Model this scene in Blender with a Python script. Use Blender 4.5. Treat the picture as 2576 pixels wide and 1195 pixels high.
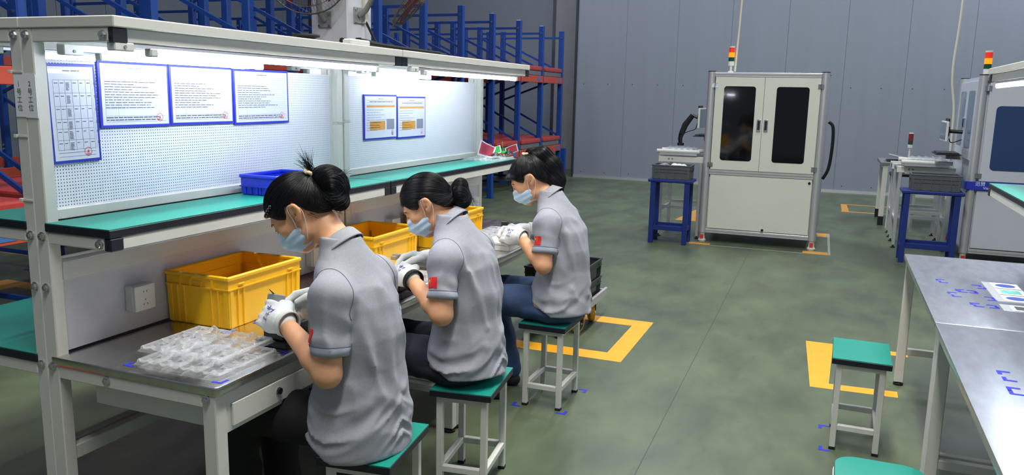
import bpy, bmesh, math, random
import numpy as np
from mathutils import Vector, Matrix
random.seed(5)
D = bpy.data; SC = bpy.context.scene; COL = SC.collection
PI = math.pi
for o in list(D.objects): D.objects.remove(o)

# ------------------------------------------------------------------ camera
H_CAM = 1.6
yaw, pit, rol = 0.377789, 0.175765, -0.0216882
fw = Vector((math.cos(yaw)*math.cos(pit), math.sin(yaw)*math.cos(pit), -math.sin(pit)))
rt = Vector((math.sin(yaw), -math.cos(yaw), 0)); dn = fw.cross(rt)
r2 = math.cos(rol)*rt + math.sin(rol)*dn; d2 = math.cos(rol)*dn - math.sin(rol)*rt
cam = D.objects.new('camera', D.cameras.new('camera')); COL.objects.link(cam)
cam.matrix_world = Matrix(((r2.x, -d2.x, -fw.x, 0), (r2.y, -d2.y, -fw.y, 0), (r2.z, -d2.z, -fw.z, H_CAM), (0, 0, 0, 1)))
cam.data.sensor_fit = 'HORIZONTAL'; cam.data.sensor_width = 36.0; cam.data.lens = 2010.9*36/2576
cam.data.clip_start = 0.05; cam.data.clip_end = 100
SC.camera = cam

# ------------------------------------------------------------------ world, lamps, exposure
w = D.worlds.new('hall_air'); SC.world = w; w.use_nodes = True
w.node_tree.nodes['Background'].inputs[0].default_value = (0.62, 0.70, 0.85, 1)
w.node_tree.nodes['Background'].inputs[1].default_value = 0.19
SC.view_settings.view_transform = 'Standard'; SC.view_settings.look = 'None'
SC.view_settings.gamma = 1.0; SC.view_settings.use_curve_mapping = False
SC.view_settings.exposure = 0.3

def area(name, loc, sx, sy, power, col=(1, 0.98, 0.95), rot=(0, 0, 0)):
    l = D.lights.new(name, 'AREA'); l.shape = 'RECTANGLE'; l.size = sx; l.size_y = sy; l.energy = power; l.color = col
    o = D.objects.new(name, l); COL.objects.link(o); o.location = loc; o.rotation_euler = rot
    return o
area('ceiling_or_fill_lamp', (3.6, 0.35, 6.0), 2.6, 0.5, 260, (1, 0.97, 0.88))
area('ceiling_or_fill_lamp', (0.2, 0.2, 6.0), 2.6, 0.5, 170, (1, 0.97, 0.90))
area('ceiling_or_fill_lamp', (8.4, 0.35, 6.5), 2.6, 0.5, 110, (0.95, 0.97, 1))
area('ceiling_or_fill_lamp', (12.8, -3.4, 6.5), 4.0, 1.2, 260, (0.90, 0.94, 1))
area('ceiling_or_fill_lamp', (11.5, 2.4, 6.5), 2.6, 0.6, 160, (0.88, 0.93, 1))
area('ceiling_or_fill_lamp', (13.2, 6.2, 6.5), 2.6, 0.6, 110, (0.88, 0.93, 1))  # added fill, brightens the back wall behind the racks
area('ceiling_or_fill_lamp', (3.0, 6.8, 6.0), 2.6, 0.5, 60, (0.80, 0.88, 1))

# ------------------------------------------------------------------ materials
def lin(h):
    h = h.lstrip('#'); c = [int(h[i:i+2], 16)/255 for i in (0, 2, 4)]
    return tuple((x/12.92 if x <= .04045 else ((x+.055)/1.055)**2.4) for x in c)+(1,)
MATS = {}
def M(name, col, rough=.5, metal=0., var=0., vscale=6., bump=0., bscale=80., stretch=(1, 1, 1), coat=0., emit=0., ecol=None, alpha=1., spec=.5, col2=None, rvar=0., trans=0., sub=0.):
    m = D.materials.new(name); m.use_nodes = True; nt = m.node_tree; b = nt.nodes['Principled BSDF']
    c = lin(col)
    b.inputs['Base Color'].default_value = c; b.inputs['Roughness'].default_value = rough; b.inputs['Metallic'].default_value = metal
    b.inputs['Coat Weight'].default_value = coat; b.inputs['Specular IOR Level'].default_value = spec
    b.inputs['Alpha'].default_value = alpha; b.inputs['Transmission Weight'].default_value = trans
    if sub: b.inputs['Subsurface Weight'].default_value = sub; b.inputs['Subsurface Radius'].default_value = (.02, .008, .004); b.inputs['Subsurface Scale'].default_value = .5
    if emit:
        b.inputs['Emission Color'].default_value = lin(ecol or col); b.inputs['Emission Strength'].default_value = emit
    def coords(s):
        tc = nt.nodes.new('ShaderNodeTexCoord'); mp = nt.nodes.new('ShaderNodeMapping'); mp.inputs['Scale'].default_value = s
        nt.links.new(tc.outputs['Object'], mp.inputs['Vector']); return mp.outputs[0]
    if var or col2:
        n = nt.nodes.new('ShaderNodeTexNoise'); n.inputs['Scale'].default_value = vscale; n.inputs['Detail'].default_value = 5; n.inputs['Roughness'].default_value = .6
        nt.links.new(coords(stretch), n.inputs['Vector'])
        rp = nt.nodes.new('ShaderNodeValToRGB'); rp.color_ramp.elements[0].position = .3; rp.color_ramp.elements[1].position = .7
        if col2: a, z = c, lin(col2)
        else: a = tuple(x*(1-var) for x in c[:3])+(1,); z = tuple(min(1, x*(1+var)) for x in c[:3])+(1,)
        rp.color_ramp.elements[0].color = a; rp.color_ramp.elements[1].color = z
        nt.links.new(n.outputs['Fac'], rp.inputs[0]); nt.links.new(rp.outputs[0], b.inputs['Base Color'])
        if rvar:
            mr = nt.nodes.new('ShaderNodeMapRange'); mr.inputs[3].default_value = max(0, rough-rvar); mr.inputs[4].default_value = min(1, rough+rvar)
            nt.links.new(n.outputs['Fac'], mr.inputs[0]); nt.links.new(mr.outputs[0], b.inputs['Roughness'])
    if bump:
        n = nt.nodes.new('ShaderNodeTexNoise'); n.inputs['Scale'].default_value = bscale; n.inputs['Detail'].default_value = 3
        nt.links.new(coords(stretch), n.inputs['Vector'])
        bp = nt.nodes.new('ShaderNodeBump'); bp.inputs['Strength'].default_value = bump; bp.inputs['Distance'].default_value = .01
        nt.links.new(n.outputs['Fac'], bp.inputs['Height']); nt.links.new(bp.outputs[0], b.inputs['Normal'])
    MATS[name] = m; return m

M('bench_paint', '#cfcfc8', .45, var=.03)
M('bench_panel', '#c3c3c9', .55, var=.02)
M('white_panel', '#d5d9cf', .4, var=.02)
M('steel', '#d2d0ca', .22, 1., var=.08, vscale=5, stretch=(1, 6, 1), rvar=.07)
M('steel_worn', '#d3d6de', .32, 1., var=.10, vscale=9, stretch=(1, 3, 1), rvar=.025)
M('chrome', '#d9dadb', .18, 1.)
M('aluminium', '#cfd2d6', .34, .6)
M('panel_led_tint', '#c2c8d4', .4, var=.02)  # pale panel with the bench LEDs' bluish light put into its colour
M('teal', '#0e8778', .42, var=.05, vscale=3, bump=.015, bscale=200)
M('black_edge', '#0b121f', .45)
M('black_rubber', '#0c0c0e', .75)
M('black_plastic', '#121317', .4)
M('dark_glass', '#05070b', .06, coat=.3)
M('tint_glass', '#2b4470', .10, coat=.3)
M('yellow_plastic', '#f2b91c', .36, var=.03, sub=.0)
M('blue_plastic', '#1d36c8', .4)
M('blue_frame', '#2233b4', .45)
M('blue_tape', '#1424b8', .6)
M('yellow_tape', '#eda51c', .55, var=.08, vscale=9, bump=.03)
M('pale_tape', '#8e9284', .6, var=.1)
M('orange_faded', '#c08a3c', .6, var=.1)
M('paper', '#e8ebf2', .5)
M('paper_gloss', '#d2d7e6', .18, coat=.5, bump=.06, bscale=7)
M('ink', '#3a3d48', .7)
M('ink_pale', '#7b7f8e', .7)
M('red_ink', '#c2333b', .7)
M('red_card', '#c8475a', .4)
M('green_card', '#2fb44e', .4)
M('blue_ink', '#3c4fa0', .7)
M('rack_blue', '#12408f', .45, var=.08, vscale=12)
M('stand_blue', '#0d2a78', .45, var=.08)
M('beam_orange', '#c2503a', .5, var=.06)
M('wrap_red', '#b8403a', .35, var=.15, vscale=14, bump=.25, bscale=14)
M('sheet_grey', '#6d7076', .5, var=.1)
M('label_blue', '#3f74b8', .5)
M('wall_core', '#6a717d', .6)
M('wall_panel', '#848b98', .42, var=.03, vscale=1.2, bump=.10, bscale=2.2, stretch=(1, 5, .35))
M('wall_pale', '#989ba0', .5, var=.03)
M('wall_dark', '#7d8590', .5, var=.03)
M('wall_trim', '#31353b', .5)
M('column_white', '#c9ccd2', .7, var=.03, bump=.05, bscale=30)
M('cream', '#cfc9b6', .5)
M('fan_grey', '#8b8d8c', .45, var=.05)
M('wire', '#5d5a55', .4, .6)
M('fan_blade', '#6e2230', .4)
M('grey_crate', '#51565d', .5, var=.06)
M('skin', '#dba27a', .5, var=.05, vscale=30, bump=.03, bscale=160, sub=.12)
M('hair', '#060609', .42, spec=.28)
M('hair_strand', '#0c0c13', .36, spec=.5)
M('hair_tie', '#c7b98f', .6, var=.25, vscale=60)
M('mask_blue', '#bfdcf0', .75, bump=.05, bscale=200)
M('mask_white', '#e4ecf3', .75)
M('shirt', '#989aa3', .85, var=.07, vscale=160, bump=.10, bscale=9)
M('shirt_seam', '#55585f', .9)
M('shirt_rib', '#9aa0ad', .85, var=.04, vscale=160)
M('glove', '#dcdeda', .8, var=.03, bump=.15, bscale=120)
M('glove_cuff', '#cfd2ce', .85, bump=.3, bscale=300)
M('trousers_black', '#08080b', .8, bump=.2, bscale=12)
M('trousers_navy', '#1b2130', .8, var=.1, bump=.25, bscale=12)
M('denim', '#2f4468', .8, var=.22, vscale=14, bump=.3, bscale=14)
M('shoe', '#15161a', .6)
M('flag_red', '#d1141e', .6)
M('flag_yellow', '#f0c818', .6)
M('lamp_red', '#d8321e', .3, emit=.35)
M('lamp_amber_on', '#ff8c1a', .3, emit=1.3, ecol='#ff7306')
M('lamp_red_off', '#7a2128', .3)
M('lamp_green_off', '#14472f', .3)
M('white_plastic', '#d3d4d0', .35)
M('tube_light', '#ffffff', .4, emit=44, ecol='#e8f0ff')
M('tube_light_dim', '#ffffff', .4, emit=11, ecol='#e8f0ff')
M('screen', '#5d6f86', .15, emit=.12)
M('socket_hole', '#1a1a1c', .6)
M('foot_white', '#d0cbbd', .5)
M('red_plastic', '#c01414', .45)
M('dark_part', '#24262b', .35, var=.1)
M('tan_part', '#b69a73', .4)
M('caster_yellow', '#e8a80e', .35)

def clear_plastic():
    m = D.materials.new('clear_plastic'); m.use_nodes = True; nt = m.node_tree; nt.nodes.clear()
    out = nt.nodes.new('ShaderNodeOutputMaterial'); mix = nt.nodes.new('ShaderNodeMixShader'); tr = nt.nodes.new('ShaderNodeBsdfTransparent'); gl = nt.nodes.new('ShaderNodeBsdfPrincipled')
    tr.inputs[0].default_value = (.96, .97, .98, 1); gl.inputs['Base Color'].default_value = (.72, .74, .77, 1); gl.inputs['Roughness'].default_value = .16; gl.inputs['Specular IOR Level'].default_value = 1.0
    lw = nt.nodes.new('ShaderNodeLayerWeight'); lw.inputs[0].default_value = .30
    mr = nt.nodes.new('ShaderNodeMapRange'); mr.inputs[3].default_value = .055; mr.inputs[4].default_value = .55
    nt.links.new(lw.outputs['Facing'], mr.inputs[0]); nt.links.new(mr.outputs[0], mix.inputs[0])
    nt.links.new(tr.outputs[0], mix.inputs[1]); nt.links.new(gl.outputs[0], mix.inputs[2]); nt.links.new(mix.outputs[0], out.inputs[0])
    MATS['clear_plastic'] = m
clear_plastic()

def pegboard_mat():
    m = D.materials.new('pegboard'); m.use_nodes = True; nt = m.node_tree; b = nt.nodes['Principled BSDF']
    b.inputs['Base Color'].default_value = lin('#e2e6ee'); b.inputs['Roughness'].default_value = .5
    tc = nt.nodes.new('ShaderNodeTexCoord'); sx = nt.nodes.new('ShaderNodeSeparateXYZ'); nt.links.new(tc.outputs['Object'], sx.inputs[0])
    def mth(op, a, v=None):
        n = nt.nodes.new('ShaderNodeMath'); n.operation = op
        for i, t in enumerate((a, v)):
            if t is None: continue
            if isinstance(t, (int, float)): n.inputs[i].default_value = t
            else: nt.links.new(t, n.inputs[i])
        return n.outputs[0]
    p = .0102
    d = []
    for ax in (0, 2):
        u = mth('FRACT', mth('DIVIDE', sx.outputs[ax], p)); u = mth('SUBTRACT', u, .5); d.append(mth('MULTIPLY', u, u))
    hole = mth('LESS_THAN', mth('ADD', d[0], d[1]), .042)
    tr = nt.nodes.new('ShaderNodeBsdfTransparent'); mix = nt.nodes.new('ShaderNodeMixShader'); out = nt.nodes['Material Output']
    nt.links.new(hole, mix.inputs[0]); nt.links.new(b.outputs[0], mix.inputs[1]); nt.links.new(tr.outputs[0], mix.inputs[2]); nt.links.new(mix.outputs[0], out.inputs[0])
    MATS['pegboard'] = m
pegboard_mat()

def floor_mat():
    m = D.materials.new('floor_coating'); m.use_nodes = True; nt = m.node_tree; b = nt.nodes['Principled BSDF']
    tc = nt.nodes.new('ShaderNodeTexCoord')
    def noise(sc, det, st=(1, 1, 1)):
        mp = nt.nodes.new('ShaderNodeMapping'); mp.inputs['Scale'].default_value = st; nt.links.new(tc.outputs['Object'], mp.inputs[0])
        n = nt.nodes.new('ShaderNodeTexNoise'); n.inputs['Scale'].default_value = sc; n.inputs['Detail'].default_value = det; n.inputs['Roughness'].default_value = .62; nt.links.new(mp.outputs[0], n.inputs[0]); return n.outputs['Fac']
    a = noise(1.6, 10, (1, 1.8, 1)); r = nt.nodes.new('ShaderNodeValToRGB')
    r.color_ramp.elements[0].position = .34; r.color_ramp.elements[0].color = lin('#4a5445'); r.color_ramp.elements[1].position = .68; r.color_ramp.elements[1].color = lin('#5e6b50')
    nt.links.new(a, r.inputs[0])
    s = noise(4.5, 8, (1, 1.8, 1)); r2_ = nt.nodes.new('ShaderNodeValToRGB'); r2_.color_ramp.elements[0].position = .27; r2_.color_ramp.elements[0].color = (.66, .67, .66, 1); r2_.color_ramp.elements[1].position = .42; r2_.color_ramp.elements[1].color = (1, 1, 1, 1)
    nt.links.new(s, r2_.inputs[0])
    mx = nt.nodes.new('ShaderNodeMix'); mx.data_type = 'RGBA'; mx.blend_type = 'MULTIPLY'; mx.inputs[0].default_value = .6
    nt.links.new(r.outputs[0], mx.inputs[6]); nt.links.new(r2_.outputs[0], mx.inputs[7]); nt.links.new(mx.outputs[2], b.inputs['Base Color'])
    mr = nt.nodes.new('ShaderNodeMapRange'); mr.inputs[3].default_value = .28; mr.inputs[4].default_value = .55; nt.links.new(a, mr.inputs[0]); nt.links.new(mr.outputs[0], b.inputs['Roughness'])
    b.inputs['Specular IOR Level'].default_value = .45
    bp = nt.nodes.new('ShaderNodeBump'); bp.inputs['Strength'].default_value = .05; bp.inputs['Distance'].default_value = .02; nt.links.new(noise(3, 4), bp.inputs['Height']); nt.links.new(bp.outputs[0], b.inputs['Normal'])
    MATS['floor_coating'] = m
floor_mat()

# ------------------------------------------------------------------ mesh helpers
class MB:
    def __init__(s): s.v = []; s.f = []; s.mi = []
    def add(s, v, f, mi=0):
        n = len(s.v); s.v += [tuple(x) for x in v]; s.f += [tuple(i+n for i in q) for q in f]; s.mi += [mi]*len(f); return s
    def box(s, a, b, mi=0):
        x0, x1 = sorted((a[0], b[0])); y0, y1 = sorted((a[1], b[1])); z0, z1 = sorted((a[2], b[2]))
        return s.add([(x0, y0, z0), (x1, y0, z0), (x1, y1, z0), (x0, y1, z0), (x0, y0, z1), (x1, y0, z1), (x1, y1, z1), (x0, y1, z1)],
                     [(0, 3, 2, 1), (4, 5, 6, 7), (0, 1, 5, 4), (1, 2, 6, 5), (2, 3, 7, 6), (3, 0, 4, 7)], mi)
    def obox(s, c, size, R, mi=0):
        t = MB().box([-k/2 for k in size], [k/2 for k in size])
        return s.add([Vector(c)+R @ Vector(p) for p in t.v], t.f, mi)
    def bar(s, p0, p1, w, h=None, up=(0, 0, 1), mi=0):
        p0, p1 = Vector(p0), Vector(p1); d = (p1-p0); L = d.length; d.normalize(); u = Vector(up)
        if abs(d.dot(u)) > .95: u = Vector((0, 1, 0))
        sd = d.cross(u).normalized(); u = sd.cross(d)
        return s.obox((p0+p1)/2, (L, w, h or w), Matrix((d, sd, u)).transposed(), mi)
    def tube(s, pts, r, n=8, closed=False, cap=True, mi=0):
        pts = [Vector(p) for p in pts]; k = len(pts); rr = r if isinstance(r, (list, tuple)) else [r]*k
        v = []; f = []; prev = None
        for i, p in enumerate(pts):
            a = pts[i-1] if (i > 0 or closed) else p; b = pts[(i+1) % k] if (i < k-1 or closed) else p
            d = (b-a)
            if d.length < 1e-9: d = Vector((0, 0, 1))
            d.normalize()
            if prev is None:
                prev = d.cross(Vector((0, 0, 1)) if abs(d.z) < .9 else Vector((1, 0, 0))).normalized()
            e1 = (prev-d*prev.dot(d)).normalized(); prev = e1; e2 = d.cross(e1)
            for j in range(n):
                t = 2*PI*j/n; v.append(p+rr[i]*(math.cos(t)*e1+math.sin(t)*e2))
        for i in range(k if closed else k-1):
            i2 = (i+1) % k
            for j in range(n): f.append((i*n+j, i*n+(j+1) % n, i2*n+(j+1) % n, i2*n+j))
        if cap and not closed: f.append(tuple(range(n-1, -1, -1))); f.append(tuple((k-1)*n+j for j in range(n)))
        return s.add(v, f, mi)
    def cyl(s, p0, p1, r, r1=None, n=12, mi=0): return s.tube([p0, p1], [r, r if r1 is None else r1], n, mi=mi)
    def lathe(s, prof, c=(0, 0, 0), n=16, R=None, mi=0):
        v = []; f = []; k = len(prof)
        for (r, z) in prof:
            for j in range(n):
                t = 2*PI*j/n; p = Vector((r*math.cos(t), r*math.sin(t), z)); v.append(Vector(c)+(R @ p if R else p))
        for i in range(k-1):
            for j in range(n): f.append((i*n+j, i*n+(j+1) % n, (i+1)*n+(j+1) % n, (i+1)*n+j))
        f.append(tuple(range(n-1, -1, -1))); f.append(tuple((k-1)*n+j for j in range(n)))
        return s.add(v, f, mi)
    def prism(s, poly, fn, t0, t1, mi=0):
        n = len(poly); v = [fn(a, b, t0) for a, b in poly]+[fn(a, b, t1) for a, b in poly]
        f = [tuple(range(n-1, -1, -1)), tuple(range(n, 2*n))]+[(i, (i+1) % n, n+(i+1) % n, n+i) for i in range(n)]
        return s.add(v, f, mi)
    def grid(s, fn, nu, nv, mi=0):
        v = [fn(i/nu, j/nv) for i in range(nu+1) for j in range(nv+1)]
        return s.add(v, [(i*(nv+1)+j, (i+1)*(nv+1)+j, (i+1)*(nv+1)+j+1, i*(nv+1)+j+1) for i in range(nu) for j in range(nv)], mi)
    def mapped(s, fn): s.v = [tuple(fn(*p)) for p in s.v]; return s

def rrect(w, h, r, n=5, cx=0, cy=0):
    out = []
    for sx, sy, a0 in ((1, 1, 0), (-1, 1, PI/2), (-1, -1, PI), (1, -1, 1.5*PI)):
        for i in range(n+1):
            t = a0+PI/2*i/n; out.append((cx+sx*(w/2-r)+r*math.cos(t), cy+sy*(h/2-r)+r*math.sin(t)))
    return out
BASE = {}
def fixnorm(bm):
    bmesh.ops.recalc_face_normals(bm, faces=bm.faces)
def mesh_of(name, mb, mats, off, bev=0, seg=1, smooth=False, norm=True):
    me = D.meshes.new(name)
    me.from_pydata([(a-off[0], b-off[1], c-off[2]) for a, b, c in mb.v], [], mb.f)
    for m in (mats if isinstance(mats, (list, tuple)) else [mats]): me.materials.append(MATS[m])
    if any(mb.mi): me.polygons.foreach_set('material_index', mb.mi)
    if norm or bev:
        bm = bmesh.new(); bm.from_mesh(me)
        if norm: fixnorm(bm)
        if bev:
            ed = [e for e in bm.edges if len(e.link_faces) == 2 and e.calc_face_angle(0) > .5]
            bmesh.ops.bevel(bm, geom=ed, offset=bev, segments=seg, profile=.6, affect='EDGES', clamp_overlap=True)
        bm.to_mesh(me); bm.free()
    if smooth:
        me.polygons.foreach_set('use_smooth', [True]*len(me.polygons))
        if smooth != 'all':
            try: me.set_sharp_from_angle(angle=.7)
            except Exception: pass
    me.update(); return me
def O(name, mb, mat, parent=None, bev=0, seg=1, smooth=False, local=False, label=None, norm=True):
    """one mesh object; mesh given in world coordinates unless local"""
    if parent is not None:
        off = (0, 0, 0) if local else BASE[parent.name]; loc = (0, 0, 0)
    else:
        a = np.array(mb.v); loc = off = (float((a[:, 0].min()+a[:, 0].max())/2), float((a[:, 1].min()+a[:, 1].max())/2), float(a[:, 2].min()))
    o = D.objects.new(name, mesh_of(name, mb, mat, off, bev, seg, smooth, norm)); COL.objects.link(o)
    if parent is not None: o.parent = parent; BASE[o.name] = (0, 0, 0) if local else BASE[parent.name]
    else: o.location = loc; BASE[o.name] = loc
    if label: o['label'] = label
    return o
def tag(o, label, cat, group=None):
    o['label'] = label; o['category'] = cat
    if group: o['group'] = group
    return o
def thing(name, label, cat, loc=(0, 0, 0), group=None, rz=0):
    o = D.objects.new(name, None); COL.objects.link(o); o.location = loc; o.rotation_euler = (0, 0, rz); o.empty_display_size = .1
    BASE[o.name] = tuple(loc); return tag(o, label, cat, group)
def single(name, mb, mat, label, cat, group=None, **k): return tag(O(name, mb, mat, **k), label, cat, group)
def struct(name, mb, mat, parent=None, **k):
    o = O(name, mb, mat, parent, **k)
    if parent is None: o['kind'] = 'structure'
    return o
def copy_tree(o, parent=None):
    c = o.copy(); COL.objects.link(c); c.parent = parent
    for ch in [x for x in D.objects if x.parent == o]: copy_tree(ch, c)
    return c
def place_copy(o, loc, rz, label, group=None):
    c = copy_tree(o); c.location = loc; c.rotation_euler = (0, 0, rz); c['label'] = label
    if group: c['group'] = group
    return c
def inst(src, parent, delta=(0, 0, 0), name=None):
    """another piece sharing mesh data with src"""
    o = D.objects.new(name or src.name.split('.')[0], src.data); COL.objects.link(o); o.parent = parent
    o.location = Vector(src.location)+Vector(delta); o.rotation_euler = src.rotation_euler
    if 'kind' in src: o['kind'] = src['kind']
    BASE[o.name] = BASE[parent.name]; return o
def text_flat(s, size):
    cu = D.curves.new('t', 'FONT'); cu.body = s; cu.size = size; cu.align_x = 'CENTER'; cu.align_y = 'CENTER'; cu.resolution_u = 3
    o = D.objects.new('t', cu); COL.objects.link(o); dg = bpy.context.evaluated_depsgraph_get(); dg.update()
    me = D.meshes.new_from_object(o.evaluated_get(dg)); v = [(p.co.x, p.co.y) for p in me.vertices]; f = [tuple(p.vertices) for p in me.polygons]
    D.objects.remove(o); D.curves.remove(cu); D.meshes.remove(me); return v, f
# ------------------------------------------------------------------ the hall
fl = struct('floor', MB().box((-6, -9, -.1), (18.5, 12.5, 0)), 'floor_coating')
struct('trim_1', MB().box((-1, .6735, -.002), (15.4, .6765, .0008)).mapped(lambda x, y, z: (x, y+.012*(x-3.2), z)), 'wall_trim')
wf = struct('wall_far', MB().box((15.56, -9, 0), (15.72, 4.86, 9)), 'wall_core')
pw = .985; y = 4.86; k = 0
base_panel = None
while y > -7:
    if base_panel is None: base_panel = O('wall_sheet', MB().box((15.535, y-pw+.0018, .05), (15.56, y, 8.9)), 'wall_panel', wf, bev=.004)
    else: inst(base_panel, wf, (0, -k*pw, 0))
    k += 1; y -= pw
O('base_channel', MB().box((15.52, -8.9, 0), (15.56, 4.86, .05)), 'aluminium', wf)
O('corner_strip', MB().box((15.50, 4.86, 0), (15.72, 4.90, 8.9)), 'wall_trim', wf)
sc0 = None
for i in range(22):
    yy = 4.7-i*.49
    for zz in (1.86, .12):
        if sc0 is None: sc0 = O('panel_screw', MB().cyl((15.535, yy, zz), (15.529, yy, zz), .009, .006, 8), 'wall_trim', wf)
        else: inst(sc0, wf, (0, yy-4.7, zz-1.86))
wb = struct('wall_back', MB().box((17.2, 3.0, 0), (17.35, 12.5, 9)), 'wall_dark')
O('wall_sheet', MB().box((17.17, 4.6, 0), (17.2, 5.9, 9)), 'wall_pale', wb)
O('joint_strip', MB().box((17.15, 5.88, 0), (17.2, 5.95, 9)), 'chrome', wb)
wl = struct('wall_left', MB().box((-6, 12.3, 0), (17.2, 12.5, 9)), 'wall_trim')
b0 = None
for i in range(18):
    if b0 is None: b0 = O('wall_sheet', MB().box((-1+.004, 12.27, 0), (-.004, 12.3, 9)), 'wall_dark', wl)
    else: inst(b0, wl, (i, 0, 0))

# column with its trunking
cm = struct('column', MB().box((6.41, 4.2, 0), (6.82, 4.6, 9)), 'column_white', bev=.012)
cm['kind'] = 'structure'
cd = O('cable_trunking', MB().box((6.655, 4.165, 2.235), (6.705, 4.2, 6)), 'cream', cm, bev=.004)

# ------------------------------------------------------------------ pallet racks
FR = [14.8-1.105*i for i in range(12)]
def rack(Yf, Yb, frames, label, loads):
    t = thing('pallet_rack', label, 'rack', (frames[-1], (Yf+Yb)/2, 0), 'blue pallet racks along the hall')
    x0 = frames[0]
    def upr(y): return MB().box((x0-.035, y-.045, .0), (x0+.035, y+.045, 2.82))
    def bars():
        out = []
        for z in (.14, 2.69): out.append(((x0, Yf, z), (x0, Yb, z)))
        for (za, zb) in ((2.06, 2.62), (1.95, 1.50), (.85, 1.45), (.80, .22)): out.append(((x0, Yf, za), (x0, Yb, zb)))
        return out
    proto = []
    for y in (Yf, Yb):
        u = O('upright', upr(y), 'rack_blue', t, bev=.01); proto.append(u)
        proto.append(O('foot_plate', MB().box((x0-.06, y-.07, 0), (x0+.06, y+.07, .006)), 'rack_blue', t))
    for (a, b) in bars(): proto.append(O('brace', MB().bar(a, b, .022, .036), 'rack_blue', t))
    bl = MB()
    for y in (Yf, Yb):
        for z in (.14, 2.69, 2.06, 1.95, .85, .8): bl.cyl((x0-.045, y, z), (x0-.035, y, z), .014, n=6)
    bs = O('bolt_set', bl, 'chrome', t); bs['kind'] = 'stuff'; proto.append(bs)
    for X in frames[1:]:
        for p in proto: inst(p, t, (X-x0, 0, 0))
    bp = None
    for i in range(len(frames)-1):
        xa, xb = frames[i+1]+.035, frames[i]-.035
        for y, sd in ((Yf-.035, -1), (Yb+.035, 1)):
            for z in (1.835 if i < 7 else 1.60, .575):
                if bp is None:
                    bp = O('beam', MB().box((xa, -.022, 0), (xb, .022, .115)), 'beam_orange', t, bev=.004); bp.location = Vector((0, 0, 0))
                    me = bp.data; ox = Vector(BASE[t.name])
                    bref = ((xa+xb)/2)
                    # mesh was shifted by the rack base: place by delta from here on
                    bp.location = (0, y, z)
                else:
                    inst(bp, t, ((xa+xb)/2-bref, y-bp.location.y, z-bp.location.z))
    lp = None
    for i in range(len(frames)-1):
        for z in (1.86, .60)[0 if i < 7 else 1:]:
            if lp is None: lp = O('beam_label', MB().box((frames[0]-.30, Yf-.062, z), (frames[0]-.18, Yf-.0575, z+.07)), 'label_blue', t); lz = z
            else: inst(lp, t, (-1.105*i, 0, z-lz))
    for i in loads:
        xa, xb = frames[i+1]+.16, frames[i]-.05
        ORD = ('first', 'second', 'third', 'fourth', 'fifth', 'sixth', 'seventh', 'eighth', 'ninth', 'tenth', 'eleventh')
        for z, lv in ((1.952, 'upper'), (.692, 'lower'))[0 if i < 6 else 1:]:
            bd = thing('wrapped_bundle', 'red film wrapped bundle, %s level, %s bay from the guard post, %s rack row' % (lv, ORD[i], 'front' if Yf < 6 else 'second'), 'bundle', ((xa+xb)/2, (Yf+Yb)/2, z), 'red wrapped bundles on the racks')
            O('sheet_stack', MB().box((xa+.01, Yf-.03, z), (xb-.01, Yb, z+.09)), 'sheet_grey', bd, bev=.01)
            mbw = MB().box((xa, Yf-.045, z+.09), (xb, Yb+.015, z+.165)); 
            O('film_wrap', mbw, 'wrap_red', bd, bev=.02, seg=2)
    return t
rack(4.95, 6.15, FR, 'blue pallet rack row with orange beams nearest the white column', range(0, 11))
rack(6.45, 7.65, FR[:10], 'blue pallet rack row standing back to back behind the front row', range(0, 3))
rack(8.52, 9.72, FR[:9], 'blue pallet rack row along the panelled side wall', [])
g = thing('rack_guard', 'short blue steel guard post at the end of the rack', 'guard post', (15.12, 4.95, 0))
O('post', MB().box((15.08, 4.90, 0), (15.16, 5.0, .60)), 'rack_blue', g, bev=.008)
O('tie_bar', MB().box((14.84, 4.94, .30), (15.08, 4.97, .34)), 'rack_blue', g)

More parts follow.
